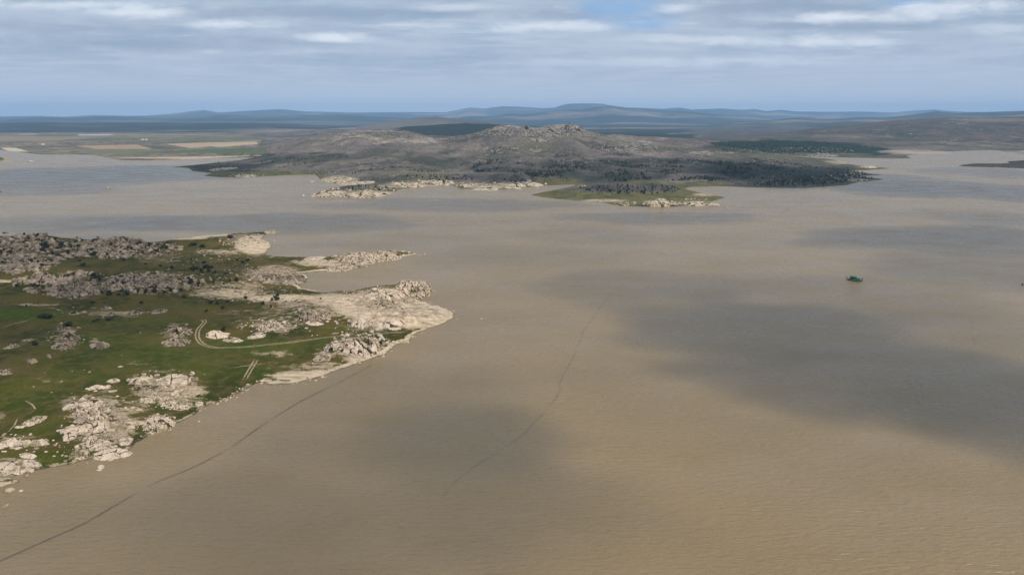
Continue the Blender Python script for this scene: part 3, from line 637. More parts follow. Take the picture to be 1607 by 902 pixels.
OUT = [ # px, py centre, width, height, metres high, style, pale, label
 (22,727,80,24,1.3,'slab',1,'flat pale granite slab with a dark split, lowest on the left grass bank'),
 (8,690,34,20,1.8,'dome',1,'pale rounded rock at the left edge of the three-boulder row'),
 (33,692,28,18,2.0,'dome',1,'middle pale rounded rock of the three-boulder row on the grass'),
 (61,690,26,17,2.0,'dome',1,'smooth pale rock with pointed right end, in the three-boulder row'),
 (44,712,30,10,1.0,'slab',1,'small low pale rock just above the split flat slab'),
 (54,655,30,20,1.8,'heap',1,'small broken pale rock group alone on the dark green slope'),
 (31,668,17,7,1.0,'dome',1,'small flat pale rock below the broken group on the slope'),
 (110,682,22,17,3.2,'dome',1,'large single round grey boulder beside the rubble at the bay'),
 (140,665,96,24,3.2,'dome',1,'widest pale rock hump across the middle of the rubble'),
 (146,646,64,20,2.6,'heap',1,'jagged pale rock ledge just above the widest hump'),
 (110,633,24,20,3.8,'dome',1,'tall pale boulder at the upper left end of the rubble'),
 (139,629,36,20,3.2,'dome',1,'leaning pale rock block beside the tall boulder at the rubble top'),
 (178,708,64,22,2.0,'slab',1,'long smooth pale whaleback slab sloping into the water'),
 (197,686,22,22,1.8,'slab',1,'narrow upright pale slab joined to the whaleback slab'),
 (125,708,30,19,2.0,'heap',1,'rough pale rock mass left of the whaleback slab'),
 (153,691,62,20,1.0,'heap',1,'low broken tan rock pavement between the hump and the shore slab'),
 (221,591,42,18,3.4,'dome',1,'left half of the big pale rock wall above the meadow'),
 (272,592,50,23,3.4,'slab',1,'right half of the big pale rock wall with flat top'),
 (301,584,8,10,2.6,'dome',1,'small upright boulder at the right end of the rock wall'),
 (304,592,16,10,1.5,'heap',1,'loose blocks at the right foot of the rock wall'),
 (228,613,34,12,1.3,'slab',1,'flat pale ledge just below the left rock wall'),
 (237,623,36,18,2.0,'heap',1,'broken pale rock pile between the rock wall and the tan strip'),
 (283,611,20,17,2.5,'dome',1,'square pale boulder standing in the tan striped ground'),
 (274,628,68,20,1.2,'heap',1,'long tan rock strip running down towards the bay'),
 (313,629,13,16,1.6,'dome',1,'oval white boulder close to the water right of the tan strip'),
 (251,661,54,26,2.6,'heap',1,'cluster of jumbled white blocks on the bank of the bay'),
 (149,605,26,12,2.4,'dome',1,'twin-topped white boulder left of the big rock wall'),
 (178,595,22,10,1.8,'dome',1,'white rock pair nearest the left end of the rock wall'),
 (167,605,15,9,1.4,'dome',1,'small white boulder between the twin-topped rock and the wall'),
 (177,612,14,6,.8,'slab',1,'tiny flat white rock below the small white boulders'),
 (189,574,9,5,1.2,'dome',1,'lone small white boulder in the dark grass above the wall'),
 (97,514,13,14,6.0,'dome',0,'tall standing pinkish boulder on top of the grassland tor'),
 (107,526,44,16,3.0,'heap',0,'upper rock pile of the tor standing in the green field'),
 (98,539,32,15,2.2,'heap',0,'lower pale rock pile at the foot of the field tor'),
 (156,538,30,19,4.2,'dome',0,'domed grey boulder alone right of the field tor'),
 (19,541,22,13,1.8,'heap',0,'low grey rock group near the left edge level with the tor'),
 (43,532,18,8,1.2,'heap',0,'scattered grey stones left of the tor, above a dark bush'),
 (7,582,24,13,2.4,'heap',0,'dark grey rock pile cut by the left frame edge'),
 (50,565,16,12,2.2,'heap',0,'pinkish rock with dark hollow on the grass below the tor'),
 (77,559,9,7,2.2,'dome',0,'single round grey boulder on the grass below the tor'),
 (116,490,16,8,1.6,'dome',0,'leftmost grey rock in the row along the sandy streak'),
 (131,489,12,6,1.4,'dome',0,'second grey rock from the left in the row by the sandy streak'),
 (145,491,14,7,1.6,'dome',0,'third grey rock from the left in the row by the sandy streak'),
 (173,491,30,9,1.6,'heap',0,'wide low rock in the row, lying on the sandy streak'),
 (169,483,11,8,2.0,'dome',0,'small knob of rock just above the sandy streak'),
 (213,487,23,13,2.8,'heap',0,'rounded grey rock at the right end of the row by the streak'),
 (250,486,26,11,1.8,'heap',0,'low grey rock pair between the row and the track'),
 (281,515,40,20,3.0,'heap',0,'upper grey rock pile left of the looping dirt track'),
 (276,533,42,18,2.2,'heap',0,'lower grey rock pile left of the looping dirt track'),
 (341,522,37,17,3.6,'dome',1,'grey domed rock inside the bend of the dirt track'),
 (366,531,37,12,2.8,'dome',1,'pale domed rock right of the one inside the track bend'),
 (402,523,28,14,2.6,'dome',1,'third pale dome east of the track bend'),
 (424,509,42,14,2.0,'heap',1,'broken pale rocks above the third dome by the track'),
 (490,492,44,20,5.0,'heap',0,'high grey rock knoll at the edge of the green meadow'),
 (493,505,30,9,1.8,'dome',1,'pale rock apron in front of the high grey knoll'),
 (568,499,36,24,5.0,'dome',1,'big white granite dome on the headland above the track end'),
 (617,503,34,22,4.0,'dome',1,'big white granite dome right of the first on the headland'),
 (594,508,26,14,2.5,'dome',1,'low cream rock saddle between the two white domes'),
 (520,540,26,13,2.0,'heap',1,'left arm of boulders reaching from the white rock mass'),
 (570,536,62,28,5.5,'heap',1,'large white rock mass just below the track near the shore'),
 (548,549,26,14,3.0,'dome',1,'pale block at the lower foot of the large white rock mass'),
 (506,556,28,16,2.0,'heap',1,'loose white boulders left of the white rock mass, on grass'),
 (602,457,62,22,5.0,'dome',1,'broad pale rock crest along the top of the headland'),
 (652,452,56,24,4.6,'heap',1,'grey rock head at the north corner of the headland'),
 (637,438,18,5,1.0,'slab',1,'thin flat slab lying in the water off the rock head'),
 (683,455,11,7,2.0,'dome',1,'white boulder in the water just off the rock head'),
 (670,459,12,5,1.3,'dome',1,'low pale rock at the waterline below the rock head'),
 (682,480,18,7,1.2,'slab',1,'pale ledge on the shore between rock head and headland tip'),
 (654,492,9,7,1.4,'dome',1,'small grey rock in the middle of the sandy headland tip'),
 (650,526,13,5,1.3,'dome',1,'white rock at the water where the track ends'),
 (637,535,15,6,1.3,'dome',1,'flat white rock in the water below the track end'),
 (569,402,62,14,3.0,'heap',1,'long pale rock back in the middle of the narrow spit'),
 (606,399,50,12,3.0,'heap',1,'pale rock back towards the tip of the narrow spit'),
 (532,416,40,16,2.6,'heap',1,'tan rock pile at the near side of the narrow spit'),
 (494,403,36,7,1.4,'slab',1,'low pale ledge where the narrow spit begins'),
 (540,423,18,5,1.0,'slab',1,'small shore rock under the tan pile of the narrow spit'),
 (436,431,88,18,2.6,'heap',0,'wide pile of grey boulders at the head of the small inlet'),
 (466,436,34,13,2.8,'heap',0,'grey boulder pile ending at the inlet water'),
 (303,365,30,10,3.4,'dome',1,'pale hump at the water on the far side of the land'),
 (428,362,26,7,1.6,'slab',1,'thin pale rock islet off the far headland'),
 (398,371,40,12,1.8,'heap',1,'pale broken rock on top of the far headland'),
 (71,434,30,16,5.0,'dome',0,'large smooth pinkish boulder at the left end of the second ridge'),
 (112,431,42,20,5.0,'dome',0,'stacked smooth slabs in the middle of the second ridge'),
 (114,452,100,20,3.4,'heap',0,'long grey rubble front of the second ridge'),
 (52,438,14,11,3.0,'dome',0,'narrow grey rock left of the smooth pinkish boulder'),
 (32,438,20,10,2.6,'heap',0,'low reddish rock at the left start of the second ridge'),
 (190,437,60,20,3.0,'heap',0,'brown rock slope right of the stacked slabs'),
 (250,437,60,16,2.6,'heap',0,'reddish brown rock slope at the right of the second ridge'),
 (22,370,26,16,5.0,'dome',0,'pale angular summit boulder at the far left skyline'),
 (62,378,28,18,5.0,'heap',0,'grey boulder crown right of the skyline summit boulder'),
 (5,376,20,12,4.0,'dome',0,'tan tilted block at the left frame edge below the skyline'),
 (26,381,22,16,4.0,'dome',0,'tan block below the summit boulder on the left ridge'),
 (120,372,16,8,3.0,'dome',0,'smooth rock bump on the skyline in the middle of the ridge'),
 (121,396,28,11,3.0,'dome',0,'greenish pale slab in the dip between the two ridge halves'),
 (190,374,44,12,4.0,'heap',0,'jagged skyline rocks on the right half of the ridge'),
 (218,378,20,12,4.0,'heap',0,'steep rock end of the ridge above the far water'),
 (172,388,50,14,3.4,'heap',0,'boulder belt on the face of the right ridge half'),
 (40,405,40,18,3.4,'heap',0,'grey boulder pile low on the left ridge face'),
 (10,400,34,20,3.4,'heap',0,'boulder pile at the left edge under the ridge'),
 (8,416,26,10,2.4,'dome',0,'pale smooth rock at the left edge at the foot of the ridge'),
 (78,410,40,8,1.4,'slab',0,'thin light rock ledge in the grass under the ridge'),
 (9,424,10,6,1.6,'dome',0,'small pale round rock in grass near the left edge'),
 (167,772,0,0,0,'',0,''),
]
for i, r_ in enumerate(OUT):
    if r_[2] == 0: continue
    px, py, w_, h_, ht, st_, pale, lab = r_
    outcrop(px, py, w_, h_, ht, st_, lab, bool(pale), False, i)
FOUT = [
 (530,281,44,10,5,'heap','pale rock bank at the left corner of the far shore'),
 (560,286,60,8,5,'dome','low pale rock back behind the cream headland rocks'),
 (515,301,50,12,5,'heap','cream granite dome at the tip of the far headland'),
 (565,303,66,11,5,'heap','cream granite row in the middle of the far headland'),
 (460,0,0,0,0,'',''),
 (597,303,30,7,3,'heap','small cream rocks at the right end of the far headland'),
 (640,289,54,8,5,'heap','cream rock bank beside the dark trees right of the far headland'),
 (684,285,60,9,6,'heap','long cream rock slope in the bay of the far shore'),
 (728,290,30,9,5,'heap','grey rock knob on the shore between the cream slopes'),
 (762,295,44,6,3,'slab','low flat cream rock at the water, centre of the far shore'),
 (812,289,28,8,6,'dome','cream rock left of the bright shore dome'),
 (838,288,30,9,7,'dome','bright cream rock dome left of the little inlet'),
 (805,294,30,5,3,'slab','flat cream ledge at the waterline under the bright dome'),
 (912,291,14,4,2,'slab','small pale rock at the end of the little inlet'),
 (980,319,28,7,4,'heap','small boulder pile on the near shore of the olive island'),
 (1036,320,50,13,8,'heap','large cream boulder heap on the near shore of the olive island'),
 (1090,318,40,8,4,'heap','pale boulder row right of the big heap on the olive island'),
 (1118,320,22,6,3,'slab','flat pale rocks at the right tip of the olive island'),
 (385,275,34,5,3,'heap','white rock patch on the dark left spit of the far land'),
 (350,264,40,6,3,'heap','dark grey rocks at the end of the left spit'),
 (1363,261,22,7,6,'dome','pale rock mound on the uppermost right spit'),
 (1350,281,30,6,3,'heap','brown rocks on the lowest of the right spits'),
 (894,200,17,10,19,'heap','tall castle-like granite tor on the highest far hilltop'),
 (903,204,26,10,18,'heap','lower shoulder of the castle-like tor on the hilltop'),
 (823,202,16,8,17,'heap','domed granite top left of the castle-like tor'),
 (802,204,17,7,18,'heap','leftmost rounded granite top on the hill crest'),
 (862,205,30,6,10,'heap','low rock comb between the domed top and the tor'),
 (970,233,22,6,10,'heap','rocky knob on the slope right of the tor'),
 (995,235,22,5,8,'heap','rocky ledge right of the rocky knob on the slope'),
 (845,220,30,7,10,'heap','rock rib on the slope below the tor'),
 (1098,240,42,4,4,'slab','long flat pale rock in the grey scrub right of centre'),
 (1285,243,36,5,6,'heap','low grey rock slope in front of the pine hill'),
]
for i, r_ in enumerate(FOUT):
    if r_[2] == 0: continue
    px, py, w_, h_, ht, st_, lab = r_
    outcrop(px, py, w_, h_, ht, st_, lab, py > 250, True, i+300)

# named boulders standing in the water
def water_rock(px, py, w_, h_, label, name='boulder', flat=.5, var=0):
    x, y = at(px, py); dep = y*cp+CAMZ*sp; a = w_*.5*dep/F
    o = bpy.data.objects.new(name, BM_[('p', var)]); sc.collection.objects.link(o)
    o.location = (x, y, .12*a*flat); o.scale = (a, a*.7, a*flat); o.rotation_euler[2] = var*.9; return tag(o, label, 'rock')
water_rock(170,295.5,9,4,'lone white rock far out in the water at the left',var=1,flat=.5)
water_rock(476,307.5,8,3.5,'white rock in the water left of the far cream headland',var=2)
water_rock(490,286.5,9,3,'low white rock in the water beside the corner of the far shore',var=3)
water_rock(755,500,5,3,'tiny white rock alone in open water right of the headland tip',var=4)
water_rock(666.5,398.5,4,2,'tiny white rock off the tip of the narrow spit',var=5)
water_rock(158,733,16,5,'flat white rock in the water below the whaleback slab',var=6,flat=.28)
water_rock(155,738,9,4,'small white rock touching the flat one below the whaleback slab',var=7,flat=.3)
water_rock(174,722,8,3,'dark wet rock at the waterline of the whaleback slab',var=8,flat=.25)
water_rock(312,661,5,4,'small white rock in the water right of the white block cluster',var=9)
water_rock(15,769,19,10,'white boulder in the water by the small bank at the left edge',var=10,flat=.5)
water_rock(33,770,7,4,'small white rock right of the boulder at the left edge',var=11)
water_rock(8,794,11,6,'lowest white rock in the water at the left edge',var=12,flat=.5)
water_rock(1139,325.5,5,2.4,'tiny white rock off the right tip of the olive island',var=13)
water_rock(430,378,4,2,'tiny white rock in the water off the far headland',var=14)
water_rock(47,253.5,12,2.5,'long pale rock bar near the left sandbank, far away',var=15,flat=.2)
for k, (a_, b_) in enumerate([(353,626),(362,624),(358,627),(346,630)]):
    water_rock(a_, b_, 5, 3, 'small wet stone at the waterline between the bay and the beach', var=k+1)['group'] = 'stones along the bay waterline'
# little bank at the left edge
bx, by = at(-8, 758)
T_ = np.linspace(0, 2*np.pi, 40, endpoint=False); co = [(bx, by, .9)]
for r_ in (.3, .55, .75, .9, 1.05):
    e_ = 1+.15*np.sin(T_*3+1)+.08*np.sin(T_*7)
    for k in range(40): co.append((bx+6.3*r_*e_[k]*math.cos(T_[k]), by+4.4*r_*e_[k]*math.sin(T_[k]), 1.1*(1-r_**2.5)+.05*math.sin(9*T_[k]+r_*6)))
me = bpy.data.meshes.new('shore_islet'); fcs = [(0, 1+k, 1+(k+1) % 40) for k in range(40)]
for i in range(4):
    for k in range(40): fcs.append((1+i*40+k, 1+(i+1)*40+k, 1+(i+1)*40+(k+1) % 40, 1+i*40+(k+1) % 40))
me.from_pydata(co, [], fcs); me.materials.append(M_NEAR)
a_ = me.attributes.new('mask', 'FLOAT_COLOR', 'POINT'); a_.data.foreach_set('color', np.tile([.2, .55, .2, 1.], len(co)).astype(np.float32))
o = bpy.data.objects.new('ground', me); sc.collection.objects.link(o); tag(o, kind='structure')

# loose boulders
random.seed(5); rr = np.random.RandomState(77)
ZB = [ # px,py,rx,ry,count,min,max metres, pale, where
 (30,395,80,34,460,.8,4.6,0,'the left ridge'),(190,390,95,17,420,.8,3.8,0,'the right half of the ridge'),(110,446,90,20,200,.6,3.2,0,'the second ridge'),(240,444,80,18,330,.6,2.6,0,'the brown slope of the second ridge'),
 (330,415,80,26,130,.5,1.8,0,'the broken ground behind the inlet'),(430,430,60,14,160,.6,2.0,0,'the head of the inlet'),(380,460,100,16,140,.5,1.4,0,'the bare flat above the meadow'),
 (570,402,85,10,150,.7,2.2,1,'the narrow spit'),(540,418,40,7,60,.6,1.6,1,'the narrow spit'),(655,452,34,14,110,.8,2.2,1,'the rock head of the headland'),(600,470,80,22,150,.5,1.5,1,'the sandy headland'),
 (570,540,50,20,110,.6,1.9,1,'the white rock mass by the track'),(480,512,110,16,90,.5,1.5,1,'the ground above the dirt track'),(490,490,34,14,50,.6,1.8,0,'the grey knoll'),
 (160,665,66,52,110,.4,1.9,1,'the rubble above the bay'),(255,612,56,34,80,.4,1.6,1,'the rock wall above the meadow'),(252,662,28,13,60,.4,1.3,1,'the bank of the bay'),(30,695,60,16,50,.4,1.2,1,'the grass bank at the left'),
 (105,530,32,22,50,.5,1.4,0,'the tor in the green field'),(278,524,26,18,45,.5,1.3,0,'the left side of the looping track'),(160,490,80,9,40,.4,1.2,0,'the sandy streak'),(150,560,200,60,60,.25,.8,0,'the open green meadow'),
 (400,378,60,13,80,.5,1.6,1,'the far headland'),(130,710,60,14,25,.3,.9,1,'the lowest grass bank'),(540,575,60,20,40,.3,.8,1,'the beach')]
cand = []
for zi, (cx_, cy_, rx, ry, n, a0, a1, pale, where) in enumerate(ZB):
    for k in range(n):
        r_ = math.sqrt(rr.rand()); th = rr.rand()*6.283
        px, py = cx_+rx*r_*math.cos(th), cy_+ry*r_*math.sin(th)
        if px < -60: continue
        x, y, g = nhit(px, py)
        gz = float(hnear(x, y))
        if gz < .15: continue
        s_ = (a0+(a1-a0)*rr.rand()**2.8)*.9
        cand.append((s_/y, x, y, gz, s_, pale, where, rr.randint(16), rr.rand()*6.28, rr.rand(3)))
ed_ = np.array(NEARW)
for k in range(420):
    i_ = rr.randint(4, len(ed_)-12); t_ = rr.rand(); p_ = ed_[i_]*(1-t_)+ed_[i_+1]*t_+rr.normal(size=2)*np.array([2.2, 2.2])
    gz = float(hnear(p_[0], p_[1]))
    if -1.0 < gz < .7 and fbm(p_[:1], p_[1:], 30, 2)[0] > -.12:
        s_ = .25+.9*rr.rand()**3; cand.append((0, p_[0], p_[1], max(gz, -.25*s_), s_, int(p_[0] > -150), 'shore', rr.randint(16), rr.rand()*6.28, rr.rand(3)))
cand.sort(key=lambda c_: -c_[0])
vis_ = [c_ for c_ in cand if 0 <= project(c_[1], c_[2], c_[3])[0] <= 1607]
named, rest = vis_[:170], vis_[170:]+[c_ for c_ in cand if c_ not in vis_]
for _, x, y, g, s_, pale, where, v_, rz, q in named:
    o = bpy.data.objects.new('boulder', BM_[('p' if pale else 'n', v_)]); sc.collection.objects.link(o)
    o.location = (x, y, g+.02*s_); o.scale = (s_*(.75+.75*q[0]), s_*(.6+.5*q[1]), s_*(.45+.45*q[2])); o.rotation_euler = ((q[0]-.5)*.4, (q[1]-.5)*.4, rz)
    tag(o, ('pale' if pale else 'grey')+' granite boulder lying loose among its like on '+where, 'boulder', 'loose boulders on '+where)
def merged(name, items, shapes, mat, smooth=False):
    cs, fs_, off = [], [], 0
    for x, y, g, sxyz, rz, v_ in items:
        v, f = shapes[v_]; c_, s_ = math.cos(rz), math.sin(rz); w_ = v*np.array(sxyz)
        w_ = np.stack([w_[:, 0]*c_-w_[:, 1]*s_+x, w_[:, 0]*s_+w_[:, 1]*c_+y, w_[:, 2]+g], 1)
        cs.append(w_); fs_.append(f+off); off += len(v)
    return mesh_obj(name, np.concatenate(cs), np.concatenate(fs_), mat, smooth=smooth)
for pale, mt in ((1, M_PALE), (0, M_GREY)):
    it = [(x, y, g+.02*s_, (s_*(.75+.75*q[0]), s_*(.6+.5*q[1]), s_*(.45+.45*q[2])), rz, v_) for _, x, y, g, s_, p_, w__, v_, rz, q in rest if p_ == pale]
    tag(merged('rubble', it, BV2, mt), ('pale' if pale else 'grey')+' granite rubble strewn over the near land', 'rubble', kind='stuff')
# far rubble on the slopes, tors and shore
it = []
for (cx_, cy_, rx, ry, n, a0, a1) in [(850,207,120,10,700,1.5,6),(560,215,90,10,300,1,3.2),(700,226,180,14,500,1,3),(980,232,60,9,300,1.5,4),(1270,238,70,7,260,1.2,3.4),(1000,245,300,16,600,1,2.8),
        (570,302,80,7,130,1.2,3),(530,284,40,7,60,1.2,3),(670,289,60,6,80,1.2,3),(790,291,70,6,90,1.2,3),(1036,321,30,6,120,1,3),(1095,318,36,6,80,1,2.4),(980,320,18,4,30,1,2),(1345,278,50,10,110,1,3),(385,276,30,4,40,1,2.2),(350,264,50,5,60,1,2),
        (1200,284,120,8,50,1.2,3),(640,268,200,14,160,1.2,3)]:
    for k in range(n):
        r_ = math.sqrt(rr.rand()); th = rr.rand()*6.283
        x, y, g = fhit(cx_+rx*r_*math.cos(th), cy_+ry*r_*math.sin(th))
        gz = float(hfar(x, y))
        if gz < .3 or y > 3300: continue
        s_ = (a0+(a1-a0)*rr.rand()**2); it.append((x, y, gz+.2*s_, (s_, s_*.8, s_*(.5+.4*rr.rand())), rr.rand()*6, rr.randint(16), cy_ >= 274 and n <= 130 and cx_ != 1200))
tag(merged('rubble', [q[:6] for q in it if q[6]], BV2, M_FARROCK), 'pale granite rubble scattered over the far shore', 'rubble', kind='stuff')
tag(merged('rubble', [q[:6] for q in it if not q[6]], BV2, M_TOR), 'grey granite rubble scattered over the far slopes', 'rubble', kind='stuff')

# ------------------------------------------------------------------ shrubs and trees
def clump(seed, n, trunk=False, leaf=.22, tall=1.0):
    r = np.random.RandomState(seed); co, fc = [], []
    cen = [(r.uniform(-.55, .55), r.uniform(-.5, .5), r.uniform(.25, .7)*tall, r.uniform(.32, .55)) for _ in range(6)]
    for k in range(n):
        cx_, cy_, cz_, cr = cen[r.randint(6)]
        d_ = r.normal(size=3); d_ /= np.linalg.norm(d_); p = np.array([cx_, cy_, cz_])+d_*cr*r.uniform(.55, 1.05); p[2] = max(p[2], .03)
        u = np.cross(d_+r.normal(size=3)*.5, (0, 0, 1.1)); u /= np.linalg.norm(u)+1e-6; v = np.cross(d_+r.normal(size=3)*.4, u); v /= np.linalg.norm(v)+1e-6
        s_ = leaf*r.uniform(.6, 1.3); b_ = len(co)
        co += [p-u*s_, p-v*s_*.7, p+u*s_, p+v*s_*.8]; fc.append((b_, b_+1, b_+2, b_+3))
    return np.array(co), np.array(fc)
def stem(h=.5, r0=.07):
    co, fc = [], []
    for z, q in ((-.15, r0), (h*.5, r0*.7), (h, r0*.35)):
        for k in range(6): co.append((q*math.cos(k*1.047), q*math.sin(k*1.047), z))
    for i in range(2):
        for k in range(6): fc.append((i*6+k, i*6+(k+1) % 6, (i+1)*6+(k+1) % 6, (i+1)*6+k))
    return np.array(co), np.array(fc)
def proto_mesh(nm, sh, mat):
    o = mesh_obj(nm, sh[0], sh[1], mat, smooth=False); d_ = o.data; bpy.data.objects.remove(o); return d_
BUSH = [proto_mesh('foliage', clump(i, 420, leaf=.15), M_BUSH) for i in range(6)]
STEM = proto_mesh('stem', stem(), M_TRUNK)
def shrub(px, py, w_, hm, label, group=None, v_=0):
    x, y, g = nhit(px, py); g = float(hnear(x, y)); dep = y*cp+(CAMZ-g)*sp; a = w_*.5*dep/F
    r = bpy.data.objects.new('shrub', None); sc.collection.objects.link(r); r.location = (x, y, g); r.rotation_euler[2] = v_*1.3
    f = bpy.data.objects.new('foliage', BUSH[v_ % 6]); f.parent = r; f.scale = (a, a*.85, hm); sc.collection.objects.link(f)
    s = bpy.data.objects.new('stem', STEM); s.parent = r; s.scale = (a, a, hm); sc.collection.objects.link(s)
    return tag(r, label, 'shrub', group)
SH = [(70,499,24,2.2,'wide dark shrub at the end of the pale wall by the bright green field'),(110,511,18,3,'dark shrub behind the tall standing boulder of the tor'),(54,541,15,2,'dark oval shrub left of the tor on the slope'),
 (8,366,13,5,'round dark shrub on the skyline at the left end of the ridge'),(153,372.5,7,3.5,'small dark tree-like shrub alone on the skyline'),(27,449,10,1.8,'small dark shrub on the grass left of the second ridge'),
 (116,493,9,1.5,'dark shrub at the foot of the leftmost grey rock in the row'),(131,417,9,3,'dark shrub in the grass between the two ridges'),(305,423,22,3,'left part of the long dark thicket behind the broken ground'),(325,421,24,3.4,'right part of the long dark thicket behind the broken ground'),
 (303,386,14,3,'dark shrub on the slope of the far headland, left one'),(318,388,12,3,'dark shrub on the slope of the far headland, right one'),(362,374,9,3.5,'upright brown shrub on the far headland'),(288,467,10,2.2,'dark green shrub left of the bare flat'),
 (332,476,12,2.4,'dark shrub below the bare flat'),(324,489,7,1.6,'small dark shrub in the meadow above the track'),(352,518,9,2.2,'dark shrub behind the domed rock in the track bend'),(170,501,20,.8,'low dark hedge line in the green meadow'),(150,503,14,.8,'low dark hedge piece left of the hedge line'),
 (148,400,12,3,'shrub in the dip between the two ridge halves'),(70,386,16,4,'grey shrub among the boulders of the left ridge top'),(68,393,13,3.4,'dark shrub on the face of the left ridge'),(247,505,0,0,'')]
for i, (a_, b_, c_, d_, l_) in enumerate(SH):
    if c_: shrub(a_, b_, c_, d_, l_, None, i)
for (cx_, cy_, rx, ry, n, where) in [(40,392,70,26,75,'the left ridge'),(190,388,90,14,60,'the right half of the ridge'),(150,415,120,8,6,'the grass between the ridges'),(180,448,140,16,60,'the second ridge'),(330,425,70,28,22,'the broken ground behind the inlet'),(430,478,110,14,12,'the edge of the meadow'),(120,475,120,10,4,'the shaded meadow'),(560,545,60,18,8,'the white rock mass')]:
    for k in range(n):
        r_ = math.sqrt(rr.rand()); th = rr.rand()*6.283; px = max(2, cx_+rx*r_*math.cos(th)); py = cy_+ry*r_*math.sin(th)
        if hnear(*nhit(px, py)[:2]) < .5: continue
        shrub(px, py, rr.uniform(3.5, 9.5), rr.uniform(1.2, 3.0), 'small dark shrub growing among others like it on '+where, 'small shrubs on '+where, rr.randint(60))

def tree_shape(seed, n=46):
    c_, f_ = clump(seed, n, leaf=.34, tall=1.0); c_ = c_*np.array([.9, .9, 1.0])+np.array([0, 0, .25]); s_, g_ = stem(.7, .06)
    return np.concatenate([c_, s_]), np.concatenate([f_, g_+len(c_)])
TS = [tree_shape(500+i) for i in range(8)]; TSS = [tree_shape(520+i, 22) for i in range(8)]
TM = [proto_mesh('tree', s_, M_PINE) for s_ in TS]
trees = []
for (cx_, cy_, rx, ry, n, thr, where) in [(985,298,85,8,170,-.3,'the olive island'),(1000,268,180,18,2600,-.12,'the middle of the far land'),(820,264,120,14,1500,0,'the slope left of the little inlet'),(790,282,80,8,260,-.05,'the shore left of the little inlet'),
        (1240,277,150,16,1500,-.25,'the dark right end of the far land'),(1150,258,120,8,900,-.05,'the slope behind the dark right end'),(660,275,120,14,800,.05,'the burnt slope above the far headland'),(460,252,140,12,800,.0,'the low left part of the far land'),(930,240,200,12,1100,.1,'the slope under the tor'),(1250,233,130,10,900,-.6,'the pine hill'),(580,296,40,4,40,-.3,'the far headland')]:
    for k in range(n):
        r_ = math.sqrt(rr.rand()); th = rr.rand()*6.283; x, y, g = fhit(cx_+rx*r_*math.cos(th), cy_+ry*r_*math.sin(th)); gz = float(hfar(x, y))
        if gz < .8 or y > 3300: continue
        if fbm(np.array([x]), np.array([y]), 90, 4)[0] < thr+(0 if thr in (-.3, -.6) else .14): continue
        s_ = rr.uniform(1.3, 3.3)
        s_ *= 1+.45*float(fbm(np.array([x*3]), np.array([y*3]), 90, 2)[0]); trees.append((s_/y, x, y, gz-.2, s_, rr.rand()*6, rr.randint(8), where))
trees.sort(key=lambda q: -q[0])
for _, x, y, g, s_, rz, v_, where in trees[:290]:
    o = bpy.data.objects.new('evergreen_tree', TM[v_]); sc.collection.objects.link(o); o.location = (x, y, g); o.scale = (s_*.62, s_*.62, s_*1.15); o.rotation_euler[2] = rz
    tag(o, 'small dark evergreen tree standing among others on '+where, 'tree', 'evergreen trees on '+where)
tag(merged('woodland', [(x, y, g, (s_*.62, s_*.62, s_*1.15), rz, v_) for _, x, y, g, s_, rz, v_, w__ in trees[290:]], TSS, M_PINE), 'dark evergreen woodland scattered over the far land', 'woodland', kind='stuff')

# ------------------------------------------------------------------ small man-made things
def flat(name, col, rough=.6, met=0):
    m = bpy.data.materials.new(name); m.use_nodes = True; t = m.node_tree; b = t.nodes['Principled BSDF']
    b.inputs['Roughness'].default_value = rough; b.inputs['Metallic'].default_value = met
    g = t.nodes.new('ShaderNodeNewGeometry'); n = noise(t, g.outputs['Position'], 1.7, 4, .6)
    t.links.new(mixc(t, ramp(t, n, .35, .7), col, tuple(c*.7 for c in col)), b.inputs['Base Color']); return m
M_GR = flat('green_paint', (.016, .13, .055)); M_GRL = flat('pale_green_paint', (.10, .26, .15)); M_DK = flat('dark_float', (.012, .018, .012)); M_ST = flat('post_steel', (.10, .11, .10), .5)
M_WH = flat('whitewash', (.72, .70, .66)); M_RF = flat('roof_tile', (.30, .13, .08))
class MB:
    def __init__(s): s.bm = bmesh.new()
    def box(s, x0, x1, y0, y1, z0, z1, bev=.03):
        r = bmesh.ops.create_cube(s.bm, size=1); vs = r['verts']
        for v in vs: v.co = Vector((x0+(v.co.x+.5)*(x1-x0), y0+(v.co.y+.5)*(y1-y0), z0+(v.co.z+.5)*(z1-z0)))
        es = list({e for v in vs for e in v.link_edges})
        if bev: bmesh.ops.bevel(s.bm, geom=es, offset=bev, segments=1, affect='EDGES')
        return s
    def cyl(s, p, q, r, n=12):
        p = Vector(p); q = Vector(q); d = q-p
        m_ = Matrix.Translation((p+q)/2) @ d.to_track_quat('Z', 'Y').to_matrix().to_4x4()
        bmesh.ops.create_cone(s.bm, cap_ends=True, segments=n, radius1=r, radius2=r, depth=d.length, matrix=m_); return s
    def build(s, name, mat, parent=None):
        me = bpy.data.meshes.new(name); s.bm.to_mesh(me); s.bm.free(); me.materials.append(mat)
        o = bpy.data.objects.new(name, me); sc.collection.objects.link(o)
        if parent: o.parent = parent
        return o
x, y = at(1341, 440)
raft = bpy.data.objects.new('floating_platform', None); sc.collection.objects.link(raft); raft.location = (x, y, 0); raft.rotation_euler[2] = math.radians(-56); raft.scale = (.86, .86, .86)
tag(raft, 'green floating work platform with corner posts, alone on the brown water at right', 'platform')
for yy in (-2.7, 0, 2.7):
    MB().cyl((-5, yy, .25), (5, yy, .25), .5, 14).build('pontoon', M_DK, raft)
MB().box(-5.1, 5.1, -3.2, 3.2, .72, .9).build('deck', M_GRL, raft)
c_ = MB().box(-3.2, .4, -1.7, 2.2, .9, 3.1).build('cabin', M_GR, raft)
